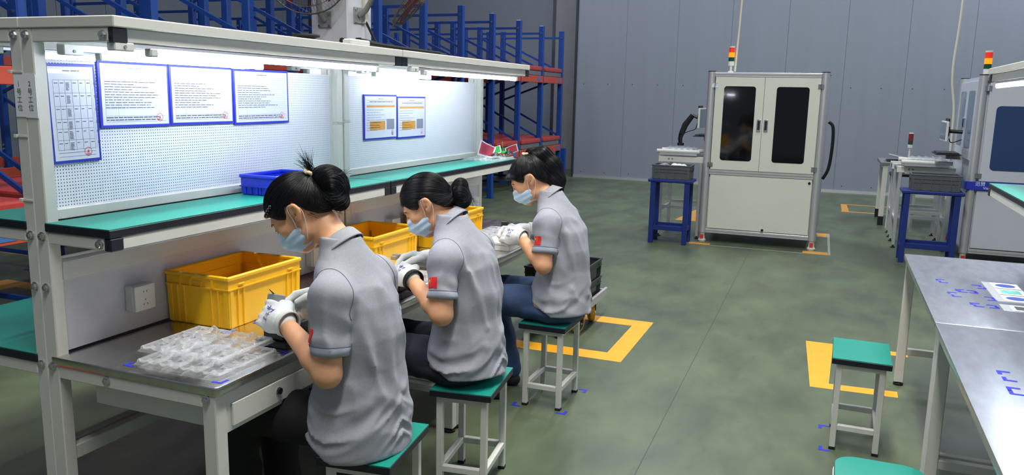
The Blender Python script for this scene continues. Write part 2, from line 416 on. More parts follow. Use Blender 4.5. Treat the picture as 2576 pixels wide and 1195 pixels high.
# ------------------------------------------------------------------ wall fans on the column
def fan(label, mount, hub, axis, plate):
    ax = Vector(axis).normalized(); q = Vector((0, 0, 1)).rotation_difference(ax).to_matrix(); hub = Vector(hub)
    t = thing('wall_fan', label, 'fan', mount, 'fans on the white column')
    R = .37; gd = MB()
    def circ(r, z, k=40): return [hub+q @ Vector((r*math.cos(2*PI*i/k), r*math.sin(2*PI*i/k), z)) for i in range(k)]
    gd.tube(circ(R, 0), .007, 6, True); 
    for r, z in ((.30, .055), (.30, -.045), (.2, .075), (.2, -.06), (.09, .085), (.09, -.07)): gd.tube(circ(r, z), .0025, 4, True)
    for i in range(72):
        a = 2*PI*i/72; c, s_ = math.cos(a), math.sin(a)
        for sg in (1, -.8): gd.tube([hub+q @ Vector((r*c, r*s_, sg*z)) for r, z in ((R, 0), (.33, .04), (.2, .075), (.06, .088))], .0016, 3, cap=False)
    O('guard', gd, 'wire', t)
    bl = MB()
    for i in range(3):
        a0 = 2*PI*i/3+.5
        def bf(u, v, a0=a0):
            r = .05+.27*u; a = a0+(v-.5)*(.5+.5*u)*1.1; return hub+q @ Vector((r*math.cos(a), r*math.sin(a), (v-.5)*.07))
        b = MB().grid(bf, 6, 4); O('blade', b, 'fan_blade', t, smooth=True, norm=False)
    O('hub_cap', MB().lathe([(.0, .09), (.05, .088), (.055, .05), (.05, -.02)], hub, 16, q), 'fan_grey', t, smooth=True)
    O('motor', MB().lathe([(.075, -.06), (.085, -.08), (.08, -.2), (.05, -.235), (.0, -.24)], hub, 18, q), 'fan_grey', t, smooth=True)
    m = Vector(mount); back = hub+q @ Vector((0, 0, -.2))
    mid = (m+back)/2+Vector((0, 0, .1))
    pn = Vector(plate)
    O('arm', MB().tube([m+pn*.02, m+pn*.09+Vector((0, 0, .05)), mid, back], [.028, .026, .024, .03], 10), 'fan_grey', t, smooth=True)
    sd = pn.cross(Vector((0, 0, 1))); R3 = Matrix((pn, sd, Vector((0, 0, 1)))).transposed()
    bk = O('mounting_plate', MB().obox(m+pn*.006, (.012, .15, .15), R3), 'fan_grey', t, bev=.01)
    for a in (-.055, .055):
        for z in (-.055, .055): O('bolt', MB().cyl(m+pn*.01+sd*a+Vector((0, 0, z)), m+pn*.028+sd*a+Vector((0, 0, z)), .011, n=6), 'chrome', bk)
    return t
fan('grey wall fan with open wire guard and dark red blades', (6.41, 4.44, 2.25), (6.05, 4.384, 2.634), (-.80, -.35, -.18), (-1, 0, 0))
fan('grey wall fan turned edge-on beside the cable trunking', (6.58, 4.2, 2.30), (6.62, 3.585, 2.48), (.48, -.72, -.69), (0, -1, 0))

# power cables from the trunking to the bench top board
cb = single('power_cable', MB().tube([(6.68, 4.18, 2.26), (6.62, 4.0, 2.0), (5.6, 3.2, 1.86), (4.4, 2.3, 1.81), (3.4, 2.0, 1.812), (2.9, 1.93, 1.81)], .012, 8), 'black_rubber', 'thick black power cable hanging from the cream trunking to the bench top', 'cable', smooth=True)
def hang(pts, n=12):
    P = [Vector(p) for p in pts]; out = []
    for i in range(len(P)-1):
        a = P[max(i-1, 0)]; b = P[i]; c = P[i+1]; d = P[min(i+2, len(P)-1)]
        for j in range(n):
            t = j/n; out.append(.5*((2*b)+(c-a)*t+(2*a-5*b+4*c-d)*t*t+(3*b-a-3*c+d)*t**3))
    return out+[P[-1]]
# ------------------------------------------------------------------ workbenches
BENCHG = 'grey steel workbench units'
def hexbolt(mb, p, d, s=.0105):
    p = Vector(p); d = Vector(d).normalized()
    mb.cyl(p, p+d*.0025, s*1.35, n=14); mb.cyl(p+d*.0025, p+d*.010, s, n=6); mb.cyl(p+d*.010, p+d*.0135, s*.5, n=8)
def bench(x0, x1, my, label, top_mat='steel', drawer=True, docs=True, near_end=True, steel_x0=None, drawer_x=None, leg_in=0.0, back=False, ends=(1, 1)):
    """my maps the bench's own y (front edge 1.576, post plane 2.193) to the hall's y"""
    t = thing('workbench', label, 'workbench', ((x0+x1)/2, my(1.9), 0), BENCHG)
    def B(a, b): return MB().box((a[0], my(a[1]), a[2]), (b[0], my(b[1]), b[2]))
    W = .042; zt = .765
    up = (my(1.0)-my(2.0)); dirf = Vector((0, up, 0)).normalized()     # towards the sitter
    # posts
    for xa in (x0, x1-W):
        ps = O('post', B((xa, 2.193, .02), (xa+W, 2.24, 1.763)), 'bench_paint', t, bev=.003)
        O('levelling_foot', MB().lathe([(.024, 0), (.026, .008), (.012, .014), (.008, .03)], (xa+W/2, my(2.216), 0), 12), 'black_rubber', ps)
        lg = O('leg', B((xa, 1.576, .02), (xa+W+.006, 1.624, zt-.03)), 'bench_paint', t, bev=.003)
        O('levelling_foot', MB().lathe([(.026, 0), (.028, .01), (.012, .016), (.008, .03)], (xa+W/2, my(1.6), 0), 12), 'black_rubber', lg)
        O('side_rail', B((xa, 1.624, .695), (xa+W, 2.193, zt-.03)), 'bench_paint', t, bev=.003)
        O('lower_side_rail', B((xa+.004, 1.624, .185), (xa+W-.004, 2.193, .222)), 'bench_paint', t, bev=.002)
        O('shelf_bracket', B((xa, 1.962, 1.124), (xa+W, 2.193, 1.161)), 'bench_paint', t, bev=.004)
        O('top_bracket', B((xa, 1.893, 1.724), (xa+W, 2.193, 1.763)), 'bench_paint', t, bev=.003)
        O('bracket_cap', B((xa-.002, 1.935, 1.122), (xa+W+.004, 1.962, 1.161)), 'black_edge', t, bev=.003)
        O('bracket_cap', B((xa-.002, 1.876, 1.722), (xa+W+.010, 1.894, 1.763)), 'black_edge', t, bev=.003)
    bm = []
    for xa, dx in [q for q, e in zip(((x0, -1), (x1, 1)), ends) if e]:
        for (yy, zz) in ((1.912, 1.742), (2.216, 1.744), (1.980, 1.142), (2.216, 1.146), (2.216, .985), (2.216, .752-.02), (1.99, .731-.012), (1.606, .722)):
            q = MB(); hexbolt(q, (xa, my(yy), zz), (dx, 0, 0)); O('bolt', q, 'chrome', t, smooth=True)
    # rails along the bench
    O('front_rail', B((x0+W, 1.578, .705), (x1-W, 1.612, zt-.03)), 'bench_paint', t, bev=.002)
    O('rear_rail', B((x0+W, 2.195, .70), (x1-W, 2.235, zt-.032)), 'bench_paint', t)
    O('lower_rail', B((x0+W, 2.198, .405), (x1-W, 2.232, .452)), 'bench_paint', t, bev=.003)
    O('shelf_front_rail', B((x0+W+.004, 1.938, 1.124), (x1-W-.002, 1.965, 1.161)), 'bench_paint', t, bev=.002)
    O('top_front_rail', B((x0+W+.010, 1.880, 1.724), (x1-W-.002, 1.906, 1.763)), 'bench_paint', t, bev=.002)
    O('mid_rail', B((x0+W, 2.192, 1.003), (x1-W, 2.236, 1.058)), 'bench_paint', t, bev=.002)
    O('back_panel', B((x0+W, 2.204, .772), (x1-W, 2.214, 1.003)), 'bench_panel', t)
    O('peg_frame', B((x0+W, 2.215, 1.19), (x1-W, 2.24, 1.222)), 'bench_paint', t, bev=.002)
    if not back: O('pegboard', B((x0+W+.006, 2.2285, 1.222), (x1-W-.006, 2.2300, 1.678)), 'pegboard', t)
    if not back: O('gap_shade_sheet', B((x0+W+.006, 2.2375, 1.222), (x1-W-.006, 2.2390, 1.678)), 'black_edge', t)  # added black sheet, its colour stands in for the shaded gap behind the holes
    for xa in (x0+W, x1-W-.014): O('peg_side', B((xa, 2.222, 1.222), (xa+.014, 2.2375, 1.70)), 'bench_paint', t)
    # boards
    O('top_board', B((x0-.004, 1.868, 1.7635), (x1+.004, 2.2402, 1.795)), 'bench_paint', t, bev=.003)
    sh = O('shelf', B((x0-.004, 1.935, 1.162), (x1+.004, 2.20, 1.1865)), 'black_edge', t, bev=.002)
    O('shelf_top', B((x0-.003, 1.936, 1.1865), (x1+.003, 2.20, 1.189)), 'teal', sh)
    if top_mat == 'steel' or top_mat == 'steel_worn':
        sx = steel_x0 if steel_x0 is not None else x0
        O('steel_top', MB().prism(rrect(x1-sx+.010, .66, .012, 4, (x0*0+sx+x1)/2, 0), lambda a, b, c: (a, my(1.562+.33+b), c), .7355, .765), top_mat, t, bev=.006, seg=2, smooth=True)
        if steel_x0 is not None or top_mat == 'steel_worn': pass
    else:
        tb = O('table_board', B((x0-.005, 1.56, .735), (x1+.005, 2.2, .762)), 'black_edge', t, bev=.003)
        O('table_top', B((x0-.004, 1.561, .762), (x1+.004, 2.2, .765)), 'teal', tb)
    if drawer:
        dx = drawer_x or (x0+.05, x0+.50)
        dr = O('drawer', B((dx[0], 1.60, .612), (dx[1], 2.10, .698)), 'bench_paint', t, bev=.002)
        O('drawer_surround', B((dx[0]-.004, 1.580, .606), (dx[1]+.004, 1.60, .706)), 'bench_paint', dr, bev=.001)
        fr = O('drawer_front', B((dx[0]+.018, 1.572, .622), (dx[1]-.014, 1.58, .692)), 'bench_paint', dr, bev=.0015)
        cx = dx[0]*.5+dx[1]*.5
        O('lock', MB().cyl((cx, my(1.572), .660), (cx, my(1.562), .660), .0105, n=16), 'black_plastic', dr)
        O('lock_ring', MB().lathe([(.012, 0), (.0125, .003), (.010, .004)], (cx, my(1.572), .660), 16, Vector((0, 0, 1)).rotation_difference(dirf).to_matrix()), 'chrome', dr)
    return t
ML = lambda y: y
MBk = lambda y: 2.24*2+.001-y
MR = lambda y: 1.136-y
bench(1.70, 3.295, ML, 'grey workbench with steel top and drawer beside the black trousered worker', ends=(1, 0))
bench(3.31, 4.955, ML, 'grey workbench with steel top, continuing the bench row towards the racks', drawer_x=(3.36, 3.81), ends=(0, 1))
bench(1.70, 3.295, MBk, 'grey workbench with teal laminate top on the rack side, behind the blue-framed sheets', ends=(1, 0), top_mat='teal', drawer=False, back=True)
bench(3.31, 4.955, MBk, 'grey workbench with teal laminate top on the rack side, far end of the row', ends=(0, 1), top_mat='teal', drawer=False, back=True)
bench(3.42, 4.96, MR, 'grey workbench with worn steel top carrying cards in clear sleeves', ends=(0, 1), top_mat='steel_worn', drawer=False)
bench(1.75, 3.405, MR, 'grey workbench with worn steel top beside the rounded teal stool', ends=(1, 0), top_mat='steel_worn', drawer=False)

# ------------------------------------------------------------------ LED tubes under the top boards
def led(xa, xb, y, label, z=1.702, mat='tube_light'):
    t = thing('led_batten', label, 'light', ((xa+xb)/2, y, z-.02), 'LED battens under the bench tops')
    O('tube', MB().tube([(xa+.03, y, z), (xb-.03, y, z)],   .011, 10), mat, t, smooth=True)
    O('housing', MB().box((xa-.06, y-.011, z+.009), (xb, y+.011, 1.7235)), 'aluminium', t, bev=.002)
    for xx in (xa, xb-.03): O('end_cap', MB().box((xx, y-.014, z-.013), (xx+.03, y+.014, z+.012)), 'white_plastic', t, bev=.004)
    s = O('switch_box', MB().box((xa-.13, y-.016, z-.002), (xa-.06, y+.016, 1.7235)), 'white_plastic', t, bev=.003)
    O('switch_button', MB().cyl((xa-.095, y-.016, z+.010), (xa-.095, y-.0185, z+.010), .005, n=10), 'fan_grey', s)
FRY = 1.893
led(1.835, 3.115, FRY, 'lit LED batten under the front rail of the bench with four blue-framed sheets')
led(3.535, 4.775, FRY, 'lit LED batten under the front rail above the two orange-banded sheets')
led(1.885, 2.66, 2.15, 'shorter lit LED batten close above the blue-framed sheets', 1.692, 'tube_light_dim')
led(3.50, 4.10, 2.15, 'shorter lit LED batten close above the two orange-banded sheets', 1.690, 'tube_light_dim')
led(1.95, 3.10, 4.481-FRY, 'lit LED batten over the teal bench on the rack side')
led(3.545, 4.78, 4.481-FRY, 'lit LED batten over the far teal bench on the rack side')
led(3.65, 4.80, 1.136-FRY, 'lit LED batten over the worn steel bench with cards')
led(1.95, 3.20, 1.136-FRY, 'lit LED batten over the worn steel bench beside the rounded stool')

# ------------------------------------------------------------------ sheets on the pegboards
def sheet(x0, x1, z0, z1, kind, label, tilt=0, group='blue-framed instruction sheets on the pegboards'):
    Y = 2.2235; cx, cz = (x0+x1)/2, (z0+z1)/2
    t = thing('instruction_sheet', label, 'document', (cx, Y, z0), group)
    ca, sa = math.cos(tilt), math.sin(tilt)
    def rot(mb): return mb.mapped(lambda x, y, z: (cx+(x-cx)*ca-(z-cz)*sa, y, cz+(x-cx)*sa+(z-cz)*ca))
    fwid = .009
    O('frame', rot(MB().box((x0, Y-.0035, z0), (x1, Y+.0035, z1))), 'blue_frame', t, bev=.001)
    O('paper', rot(MB().box((x0+fwid, Y-.0045, z0+fwid), (x1-fwid, Y-.003, z1-fwid))), 'paper_gloss', t)
    p = MB(); pp = MB(); rd = MB(); og = MB(); yy = Y-.0052
    def rect(m, a, b, c, d): m.add([(a, yy, c), (b, yy, c), (b, yy, d), (a, yy, d)], [(0, 1, 2, 3)])
    w = x1-x0; h = z1-z0; R = random.Random(int(x0*1000))
    def line(z, a, b, th=.0022, m=p):
        x = a
        while x < b:
            l = R.uniform(.008, .03)
            rect(m, x, min(x+l, b), z, z+th); x += l+R.uniform(.0015, .004)
    xl, xr, zb, zt_ = x0+.022, x1-.022, z0+.02, z1-.03
    line(z1-.024, cx-.03, cx+.03, .004, pp)
    if kind == 'table':
        rows = [zt_-.02, zt_-.06, zt_-.10, zt_-.14, zt_-.17, zt_-.205, zt_-.235, zb+.012, zb]
        cols = [xl, xl+.02, xl+.04, xl+.065, xl+.09, xl+.115, xl+.14, xr]
        for r in rows: rect(p, xl, xr, r, r+.0008)
        for c in cols: rect(p, c, c+.0008, zb+.02, zt_-.02)
        for r in rows[:6]:
            for c, n in zip(cols, (1, 1, 6, 1, 1, 1, 2)):
                for k in range(n): line(r-.010-k*.0042, c+.004, c+.017, .002)
    elif kind == 'list':
        for i in range(4): rect(pp, xl, xr, zt_-.004-i*.008, zt_-.0034-i*.008)
        for i in range(11):
            z = zt_-.038-i*.0085
            line(z, xl, xl+w*R.uniform(.35, .75), .0022); rect(pp, xl, xr, z-.003, z-.0026)
        for z in (zb+.012, zb+.004): line(z, xl, xr-.03, .003)
        rect(pp, xl, xl+.0008, zb, zt_); rect(pp, xl+.05, xl+.0508, zb, zt_-.03); rect(pp, xl, xr, zb-.001, zb)
        rect(pp, xl, xr, zb+.018, zb+.0188)
    else:
        for i in range(3): rect(p, xl, xr, zt_-i*.012, zt_+.001-i*.012)
        line(zt_-.008, xl+.03, xr-.02, .003); rect(og, xl, xr, zt_-.036, zt_-.026)
        for i in range(9): line(zt_-.05-i*.013, xl, xl+w*R.uniform(.3, .6), .0024, pp)
        rect(og, xl+.03, xl+w*.55, zb+.03, zb+.075)
        rect(pp, xl+w*.6, xr-.01, zb+.03, zb+.085)
    sx, sz = x1-.05, z0+.032
    for k in range(24):
        a0, a1 = 2*PI*k/24, 2*PI*(k+1)/24
        rd.add([(sx+r*math.cos(a), yy-.0002, sz+r*math.sin(a)) for a, r in ((a0, .014), (a1, .014), (a1, .0125), (a0, .0125))], [(0, 1, 2, 3)])
    rd.add([(sx+(.006 if k % 2 == 0 else .0025)*math.sin(PI*k/5), yy-.0002, sz+(.006 if k % 2 == 0 else .0025)*math.cos(PI*k/5)) for k in range(10)], [tuple(range(10))])
    for i in range(1, 3): line(sz-.004-i*.003, sx-.008, sx+.008, .0016, rd)
    for nm, q_, mt in (('print', p, 'ink'), ('fine_print', pp, 'ink_pale'), ('red_stamp', rd, 'red_ink'), ('orange_band', og, 'orange_faded')):
        if q_.v: O(nm, rot(q_), mt, t, norm=False)['kind'] = 'stuff'
sheet(1.756, 1.934, 1.362, 1.668, 'table', 'tall blue-framed sheet with a ruled table next to the near bench post', .02)
sheet(1.942, 2.240, 1.466, 1.684, 'list', 'wide blue-framed sheet of printed lines touching the tall ruled sheet')
sheet(2.243, 2.570, 1.468, 1.684, 'list', 'wide blue-framed sheet second along from the tall ruled sheet')
sheet(2.574, 2.918, 1.462, 1.682, 'list', 'wide blue-framed sheet at the end of the row above the blue bin', .005)
sheet(3.525, 3.855, 1.358, 1.590, 'band', 'blue-framed sheet with orange bands, the one closer to the pair of posts')
sheet(3.858, 4.185, 1.352, 1.582, 'band', 'blue-framed sheet with orange bands, the one closer to the rack end')

# station signs taped to the near posts
def sign(y0, y1, z0, z1, chars, label):
    t = thing('station_sign', label, 'sign', (1.698, (y0+y1)/2, z0))
    O('paper', MB().box((1.6975, y0, z0), (1.6995, y1, z1)), 'paper', t)
    n = len(chars); cy = (y0+y1)/2; p = MB()
    for i, ch in enumerate(chars):
        v, f = text_flat(ch, .021); cz = z1-.028-i*.0235
        p.add([(1.6968, cy-a, cz+b) for a, b in v], f)
    O('lettering', p, 'ink', t, norm=False)['kind'] = 'stuff'
sign(2.2405, 2.281, 1.506, 1.630, '1号工位', 'white paper sign reading station one taped to the rack side post')
sign(2.190, 2.2395, 1.504, 1.631, '2号工位', 'white paper sign reading station two taped to the front bench post')
for i, z in enumerate((1.638, 1.448, 1.254)):
    t = thing('cable_tie', 'white cable tie around the near rack side post, %s' % ('above the paper signs', 'below the paper signs', 'just over the teal shelf')[i], 'cable tie', (1.7, 2.262, z), 'white cable ties on the posts')
    O('band', MB().box((1.6965, 2.243, z-.0025), (1.6995, 2.284, z+.0025)), 'white_plastic', t)
    O('head', MB().box((1.693, 2.283, z-.005), (1.703, 2.296, z+.005)), 'white_plastic', t, bev=.001)
for i, (xa, z) in enumerate(((3.253, 1.452), (3.31, 1.462))):
    mb = MB()
    for dz in (0, .008): mb.tube([(xa-.002, 2.24, z+dz), (xa-.002, 2.190, z+dz), (xa+.044, 2.190, z+dz-.004), (xa+.044, 2.24, z+dz)], .0025, 6)
    single('cable_tie', mb, 'white_plastic', ('white string tied round the first of the paired middle posts', 'white string tied round the second of the paired middle posts')[i], 'cable tie', 'white cable ties on the posts')

# ------------------------------------------------------------------ power sockets on the back panels
def socket(x, z, label):
    t = thing('wall_socket', label, 'socket', (x, 2.2, z-.045), 'sockets on the bench back panels')
    b = O('box', MB().box((x-.045, 2.168, z-.045), (x+.045, 2.204, z+.045)), 'white_plastic', t, bev=.003)
    f = O('face_plate', MB().box((x-.044, 2.158, z-.044), (x+.044, 2.168, z+.044)), 'white_plastic', t, bev=.004, seg=2)
    for (dx, dz, hh, rr) in ((-.007, .022, .008, 0), (.007, .022, .008, 0), (0, -.006, .008, 0), (-.008, -.022, .009, .6), (.008, -.022, .009, -.6)):
        R = Matrix.Rotation(rr, 3, 'Y'); O('slot', MB().obox((x+dx, 2.1578, z+dz), (.0017, .001, hh*.8), R), 'socket_hole', f)
socket(2.022, .887, 'white double power socket on the bench back panel left of the first yellow crate')
socket(3.035, .850, 'white power socket half hidden behind the near worker\'s mask')
socket(3.74, .888, 'white power socket just above the middle yellow crate')
socket(4.79, .888, 'white power socket above the far yellow crate')
# ------------------------------------------------------------------ yellow euro crates
def crate(cx, cy, z, w, d, h, mat, label, group, rz=0, t=.004, grip=True):
    o = thing('storage_crate', label, 'crate', (cx, cy, z), group, rz)
    def sh(w_, d_, z0, z1, th):     # ring of four walls
        m = MB(); a, b = w_/2, d_/2
        m.box((-a, -b, z0), (a, -b+th, z1)); m.box((-a, b-th, z0), (a, b, z1)); m.box((-a, -b+th, z0), (-a+th, b-th, z1)); m.box((a-th, -b+th, z0), (a, b-th, z1)); return m
    tp = .014
    def taper(x, y, zz): k = 1-tp*2*(1-zz/h); return (x*k, y*k, zz)
    body = sh(w, d, 0, h-.045, t).box((-w/2, -d/2, 0), (w/2, d/2, .005)).mapped(taper)
    O('body', body, mat, o, bev=.0012, local=True)
    O('rim', sh(w+.016, d+.016, h-.014, h, .014), mat, o, bev=.003, local=True)
    O('band', sh(w+.004, d+.004, h-.045, h-.014, .005), mat, o, local=True)
    O('band_ledge', sh(w+.013, d+.013, h-.049, h-.045, .009), mat, o, local=True)
    for sx in (-1, 1):
        for sy in (-1, 1):
            rb = MB(); cxr, cyr = sx*w/2, sy*d/2
            # corner columns: two ribs on each face plus a rounded corner
            for off in (.002, .042, .072):
                wd = .018 if off < .01 else .006
                rb.box((cxr-sx*off, cyr+sy*.006, .004), (cxr-sx*(off+wd), cyr-sy*.004, h-.048))
                rb.box((cxr+sx*.006, cyr-sy*off, .004), (cxr-sx*.004, cyr-sy*(off+wd), h-.048))
            rb.box((cxr-sx*.002, cyr-sy*.002, .004), (cxr+sx*.004, cyr+sy*.004, h-.048))
            rb.box((cxr-sx*.045, cyr+sy*.004, h-.036), (cxr-sx*.075, cyr+sy*.009, h-.030))
            O('corner_ribs', rb.mapped(taper), mat, o, bev=.001, local=True)
    if grip:
        gr = MB()
        for sx in (-1, 1):
            for k in range(4): gr.box((sx*(w/2), -.075+k*.048, h-.044), (sx*(w/2+.010), -.069+k*.048, h-.014))
            gr.box((sx*(w/2), -.075, h-.03), (sx*(w/2+.003), .075, h-.026))
        O('grip_ribs', gr, mat, o, local=True)['kind'] = 'stuff'
    O('foot_rim', sh(w*.95, d*.95, 0, .006, .01), mat, o, local=True)
    return o
YC = 'yellow crates on the bench row'
zt = .7652
crate(2.355, 2.053, zt, .40, .275, .190, 'yellow_plastic', 'yellow plastic crate beside the double socket, in front of the near worker', YC)
crate(3.275, 2.030, zt, .40, .275, .190, 'yellow_plastic', 'yellow plastic crate between the near worker and the bun-haired worker', YC)
crate(4.035, 2.010, zt, .40, .275, .190, 'yellow_plastic', 'yellow plastic crate behind the bun of the middle worker', YC)
crate(2.665, 2.085, 1.1892, .25, .165, .082, 'blue_plastic', 'small blue open plastic bin on the teal shelf', None, grip=False)

# ------------------------------------------------------------------ clear blister trays
def tray(x0, x1, y0, y1, z, label, nx=4, ny=2, h=.030, res=.0048, group='clear blister trays'):
    nu = max(8, int((x1-x0)/res)); nv = max(8, int((y1-y0)/res))
    def sm(t): t = max(0., min(1., t)); return t*t*(3-2*t)
    def f(u, v):
        lx, ly = x1-x0, y1-y0; x = u*lx; y = v*ly; e = min(x, lx-x, y, ly-y)
        zz = sm((e-.002)/.008)*h*.55
        cy = ly/ny; cx = lx/nx; a = abs((y % cy)-cy/2); b = abs((x % cx)-cx/2)      # distance from pocket middle
        ridge = sm((a-(cy/2-.014))/.008)                                       # long walls between rows
        if e > .010: zz = max(zz*(1-sm((e-.010)/.006))+h*.10, h*ridge*(.8+.2*math.cos(2*PI*x/cx)))
        cross = sm((b-(cx/2-.008))/.006)*.6
        if e > .010: zz = max(zz, h*cross*sm((cy/2-a)/.02))
        boss = math.exp(-((a-.0)**2+(b-cx*.22)**2)/(.012**2))                    # rounded seats in the pockets
        if e > .012: zz += h*.55*boss
        return (x0+x, y0+y, z+max(.001, zz))
    return single('blister_tray', MB().grid(f, nu, nv), 'clear_plastic', label, 'tray', group, smooth='all', norm=False)
tray(1.745, 2.025, 1.60, 1.93, .7655, 'clear plastic blister tray on the steel top in front of the double socket', 3, 4)
tray(1.775, 2.040, 1.625, 1.945, .7965, 'clear plastic blister tray lying over another on the steel top', 3, 4)
tray(3.02, 3.27, 1.60, 1.80, .7655, 'clear plastic blister tray under the gloves of the middle worker', 3, 2)
tray(4.27, 4.62, 1.70, 1.98, .7655, 'clear plastic blister tray under the gloves of the far worker', 4, 3)
tray(4.555, 4.925, 1.945, 2.165, 1.1895, 'clear blister tray on the teal shelf holding coloured cards', 5, 3)

def card(pts, mat, label, border=.12, lines=False, th=.0012):
    """bent card from four corners (bl, br, tr, tl)"""
    a, b, c, d = [Vector(p) for p in pts]; n = (b-a).cross(d-a).normalized()
    t = thing('display_card', label, 'card', tuple((a+b)/2), 'cards in the shelf tray')
    bow = .05*(b-a).length
    def pt(u, v, off=0): return (a*(1-u)+b*u)*(1-v)+(d*(1-u)+c*u)*v-n*(bow*math.sin(PI*u))+n*off
    def shell(u0, u1, v0, v1, o0, o1):
        m = MB(); m.grid(lambda u, v: pt(u0+(u1-u0)*u, v0+(v1-v0)*v, o1), 6, 2); m.grid(lambda u, v: pt(u0+(u1-u0)*u, v0+(v1-v0)*v, o0), 6, 2); return m
    O('card_sheet', shell(0, 1, 0, 1, 0, -.0006), 'paper', t, norm=False)
    O('coloured_face', shell(border*.7, 1-border*.7, border, 1-border*.6, .0008, .0006), mat, t, norm=False)
    O('coloured_face', shell(border*.7, 1-border*.7, border, 1-border*.6, -.0012, -.0014), mat, t, norm=False)
    if lines:
        p = MB(); R = random.Random(4)
        for k in range(6):
            v = .32+k*.09; u1 = R.uniform(.5, .8)
            for o in (.0014, -.002): p.add([pt(u, vv, o) for u, vv in ((.2, v), (u1, v), (u1, v+.02), (.2, v+.02))], [(0, 1, 2, 3)])
        O('print', p, 'ink', t, norm=False)['kind'] = 'stuff'
card(((4.66, 2.10, 1.225), (4.79, 2.05, 1.196), (4.85, 2.05, 1.262), (4.715, 2.10, 1.318)), 'red_card', 'red card with white border and printed lines leaning in the shelf tray', lines=True)
card(((4.90, 1.995, 1.20), (5.0, 1.95, 1.235), (4.965, 1.95, 1.285), (4.865, 1.995, 1.258)), 'red_card', 'darker red bent card lying furthest along the shelf tray')
card(((4.80, 2.06, 1.215), (4.90, 2.03, 1.228), (4.915, 2.05, 1.275), (4.80, 2.08, 1.258)), 'green_card', 'green card with white border between two red cards')
gh = thing('card_clip', 'small green plastic clip with a thin stem beside the green card', 'clip', (4.86, 2.0, 1.228))
O('foot', MB().box((4.84, 1.985, 1.226), (4.885, 2.012, 1.240)), 'green_card', gh, bev=.002)
O('stem', MB().tube([(4.855, 2.0, 1.24), (4.83, 2.0, 1.30)], .0025, 6), 'green_card', gh)
bg = MB().grid(lambda u, v: (4.62+.11*u, 1.955+.05*v, 1.224+.018*math.sin(PI*u)*math.sin(PI*v)+.004*math.sin(17*u+9*v)), 10, 6)
single('black_bag', bg, 'black_plastic', 'crumpled black plastic scrap in the shelf tray', 'plastic scrap', smooth='all', norm=False)
bg = MB().grid(lambda u, v: (4.83+.10*u, 1.955+.035*v, 1.224+.026*math.sin(PI*u)*math.sin(PI*v)+.003*math.sin(21*u+7*v)), 10, 6)
single('black_bag', bg, 'black_plastic', 'crumpled black plastic scrap under the darker red card', 'plastic scrap', smooth='all', norm=False)

# ------------------------------------------------------------------ tape marks
def lmark(x, y, dx, dy, z, label, mat='blue_tape', l=.035, w=.009, group='blue tape corner marks'):
    m = MB().prism([(0, 0), (l, 0), (l, w), (w, w), (w, l), (0, l)], lambda a, b, c: (x+a*dx, y+b*dy, c), z, z+.0007)
    return single('tape_mark', m, mat, label, 'tape', group)
TB = 'blue tape corner mark on the near steel top around the clear trays'
for x, y, dx, dy in ((1.728, 1.952, 1, -1), (1.728, 1.577, 1, 1), (2.045, 1.577, -1, 1), (2.045, 1.955, -1, -1)): lmark(x, y, dx, dy, .7652, TB)
TB2 = 'blue tape corner mark on the near steel top at the foot of the yellow crate'
for x, y, dx, dy in ((2.125, 1.895, 1, 1), (2.30, 1.89, -1, 1), (2.10, 1.70, 1, -1), (2.13, 1.58, 1, 1), (2.27, 1.60, -1, 1)): lmark(x, y, dx, dy, .7652, TB2, l=.04, w=.014)
TB3 = 'blue tape corner mark in the cluster on the worn steel top near the clear sleeves'
for x, y, dx, dy in ((4.30, -.515, -1, -1), (4.22, -.525, 1, -1), (4.10, -.575, -1, -1), (4.04, -.585, 1, -1), (4.02, -.535, -1, -1), (3.93, -.545, 1, -1), (3.84, -.60, -1, -1), (3.77, -.61, 1, -1), (4.24, -.70, -1, 1), (4.16, -.715, 1, 1), (4.10, -.66, -1, 1), (4.04, -.665, 1, 1), (3.99, -.715, -1, 1), (3.92, -.72, 1, 1), (3.83, -.70, -1, 1), (3.77, -.705, 1, 1)):
    lmark(x, y, dx, dy, .7652, TB3, l=.038, w=.011)
TB4 = 'blue tape corner mark on the worn steel top nearest the rounded teal stool'
for x, y, dx, dy in ((2.86, -.545, -1, -1), (2.76, -.55, 1, -1), (2.70, -.545, -1, -1), (2.63, -.545, 1, -1)): lmark(x, y, dx, dy, .7652, TB4, l=.038, w=.012)
# cards in clear sleeves on the right bench
def sleeve(x0, x1, y0, y1, rows, label):
    t = thing('card_sleeve', label, 'card sleeve', ((x0+x1)/2, (y0+y1)/2, .7652))
    O('sleeve', MB().box((x0, y0, .7654), (x1, y1, .7668)), 'clear_plastic', t)
    n = len(rows); dx = (x1-x0)/n
    for i, mt in enumerate(rows):
        xa, xb = x1-(i+1)*dx+.012, x1-i*dx-.012
        p = O('card', MB().box((xa, y0+.004, .767), (xb, y1-.035, .7675)), 'paper', t)
        cxx, cyy = (xa+xb)/2, (y0+y1-.03)/2
        if mt == 'blue_ink': m = MB().add([(cxx+(xb-xa)*.33*math.cos(2*PI*k/20), cyy+.042*math.sin(2*PI*k/20), .7678) for k in range(20)], [tuple(range(20))])
        else: m = MB().add([(xa+.014, y0+.02, .7678), (xb-.014, y0+.02, .7678), (xb-.014, y1-.05, .7678), (xa+.014, y1-.05, .7678)], [(0, 1, 2, 3)])
        O('picture', m, mt, p, norm=False)
M('print_blue', '#5b86c8', .5, var=.3, vscale=40); M('print_teal', '#6fb5ac', .5, var=.3, vscale=40); M('print_dark', '#4a4c52', .5, var=.5, vscale=60)
sleeve(3.925, 4.335, -.865, -.715, ['blue_ink', 'print_teal', 'blue_ink'], 'clear sleeve with three picture cards on the worn steel top')
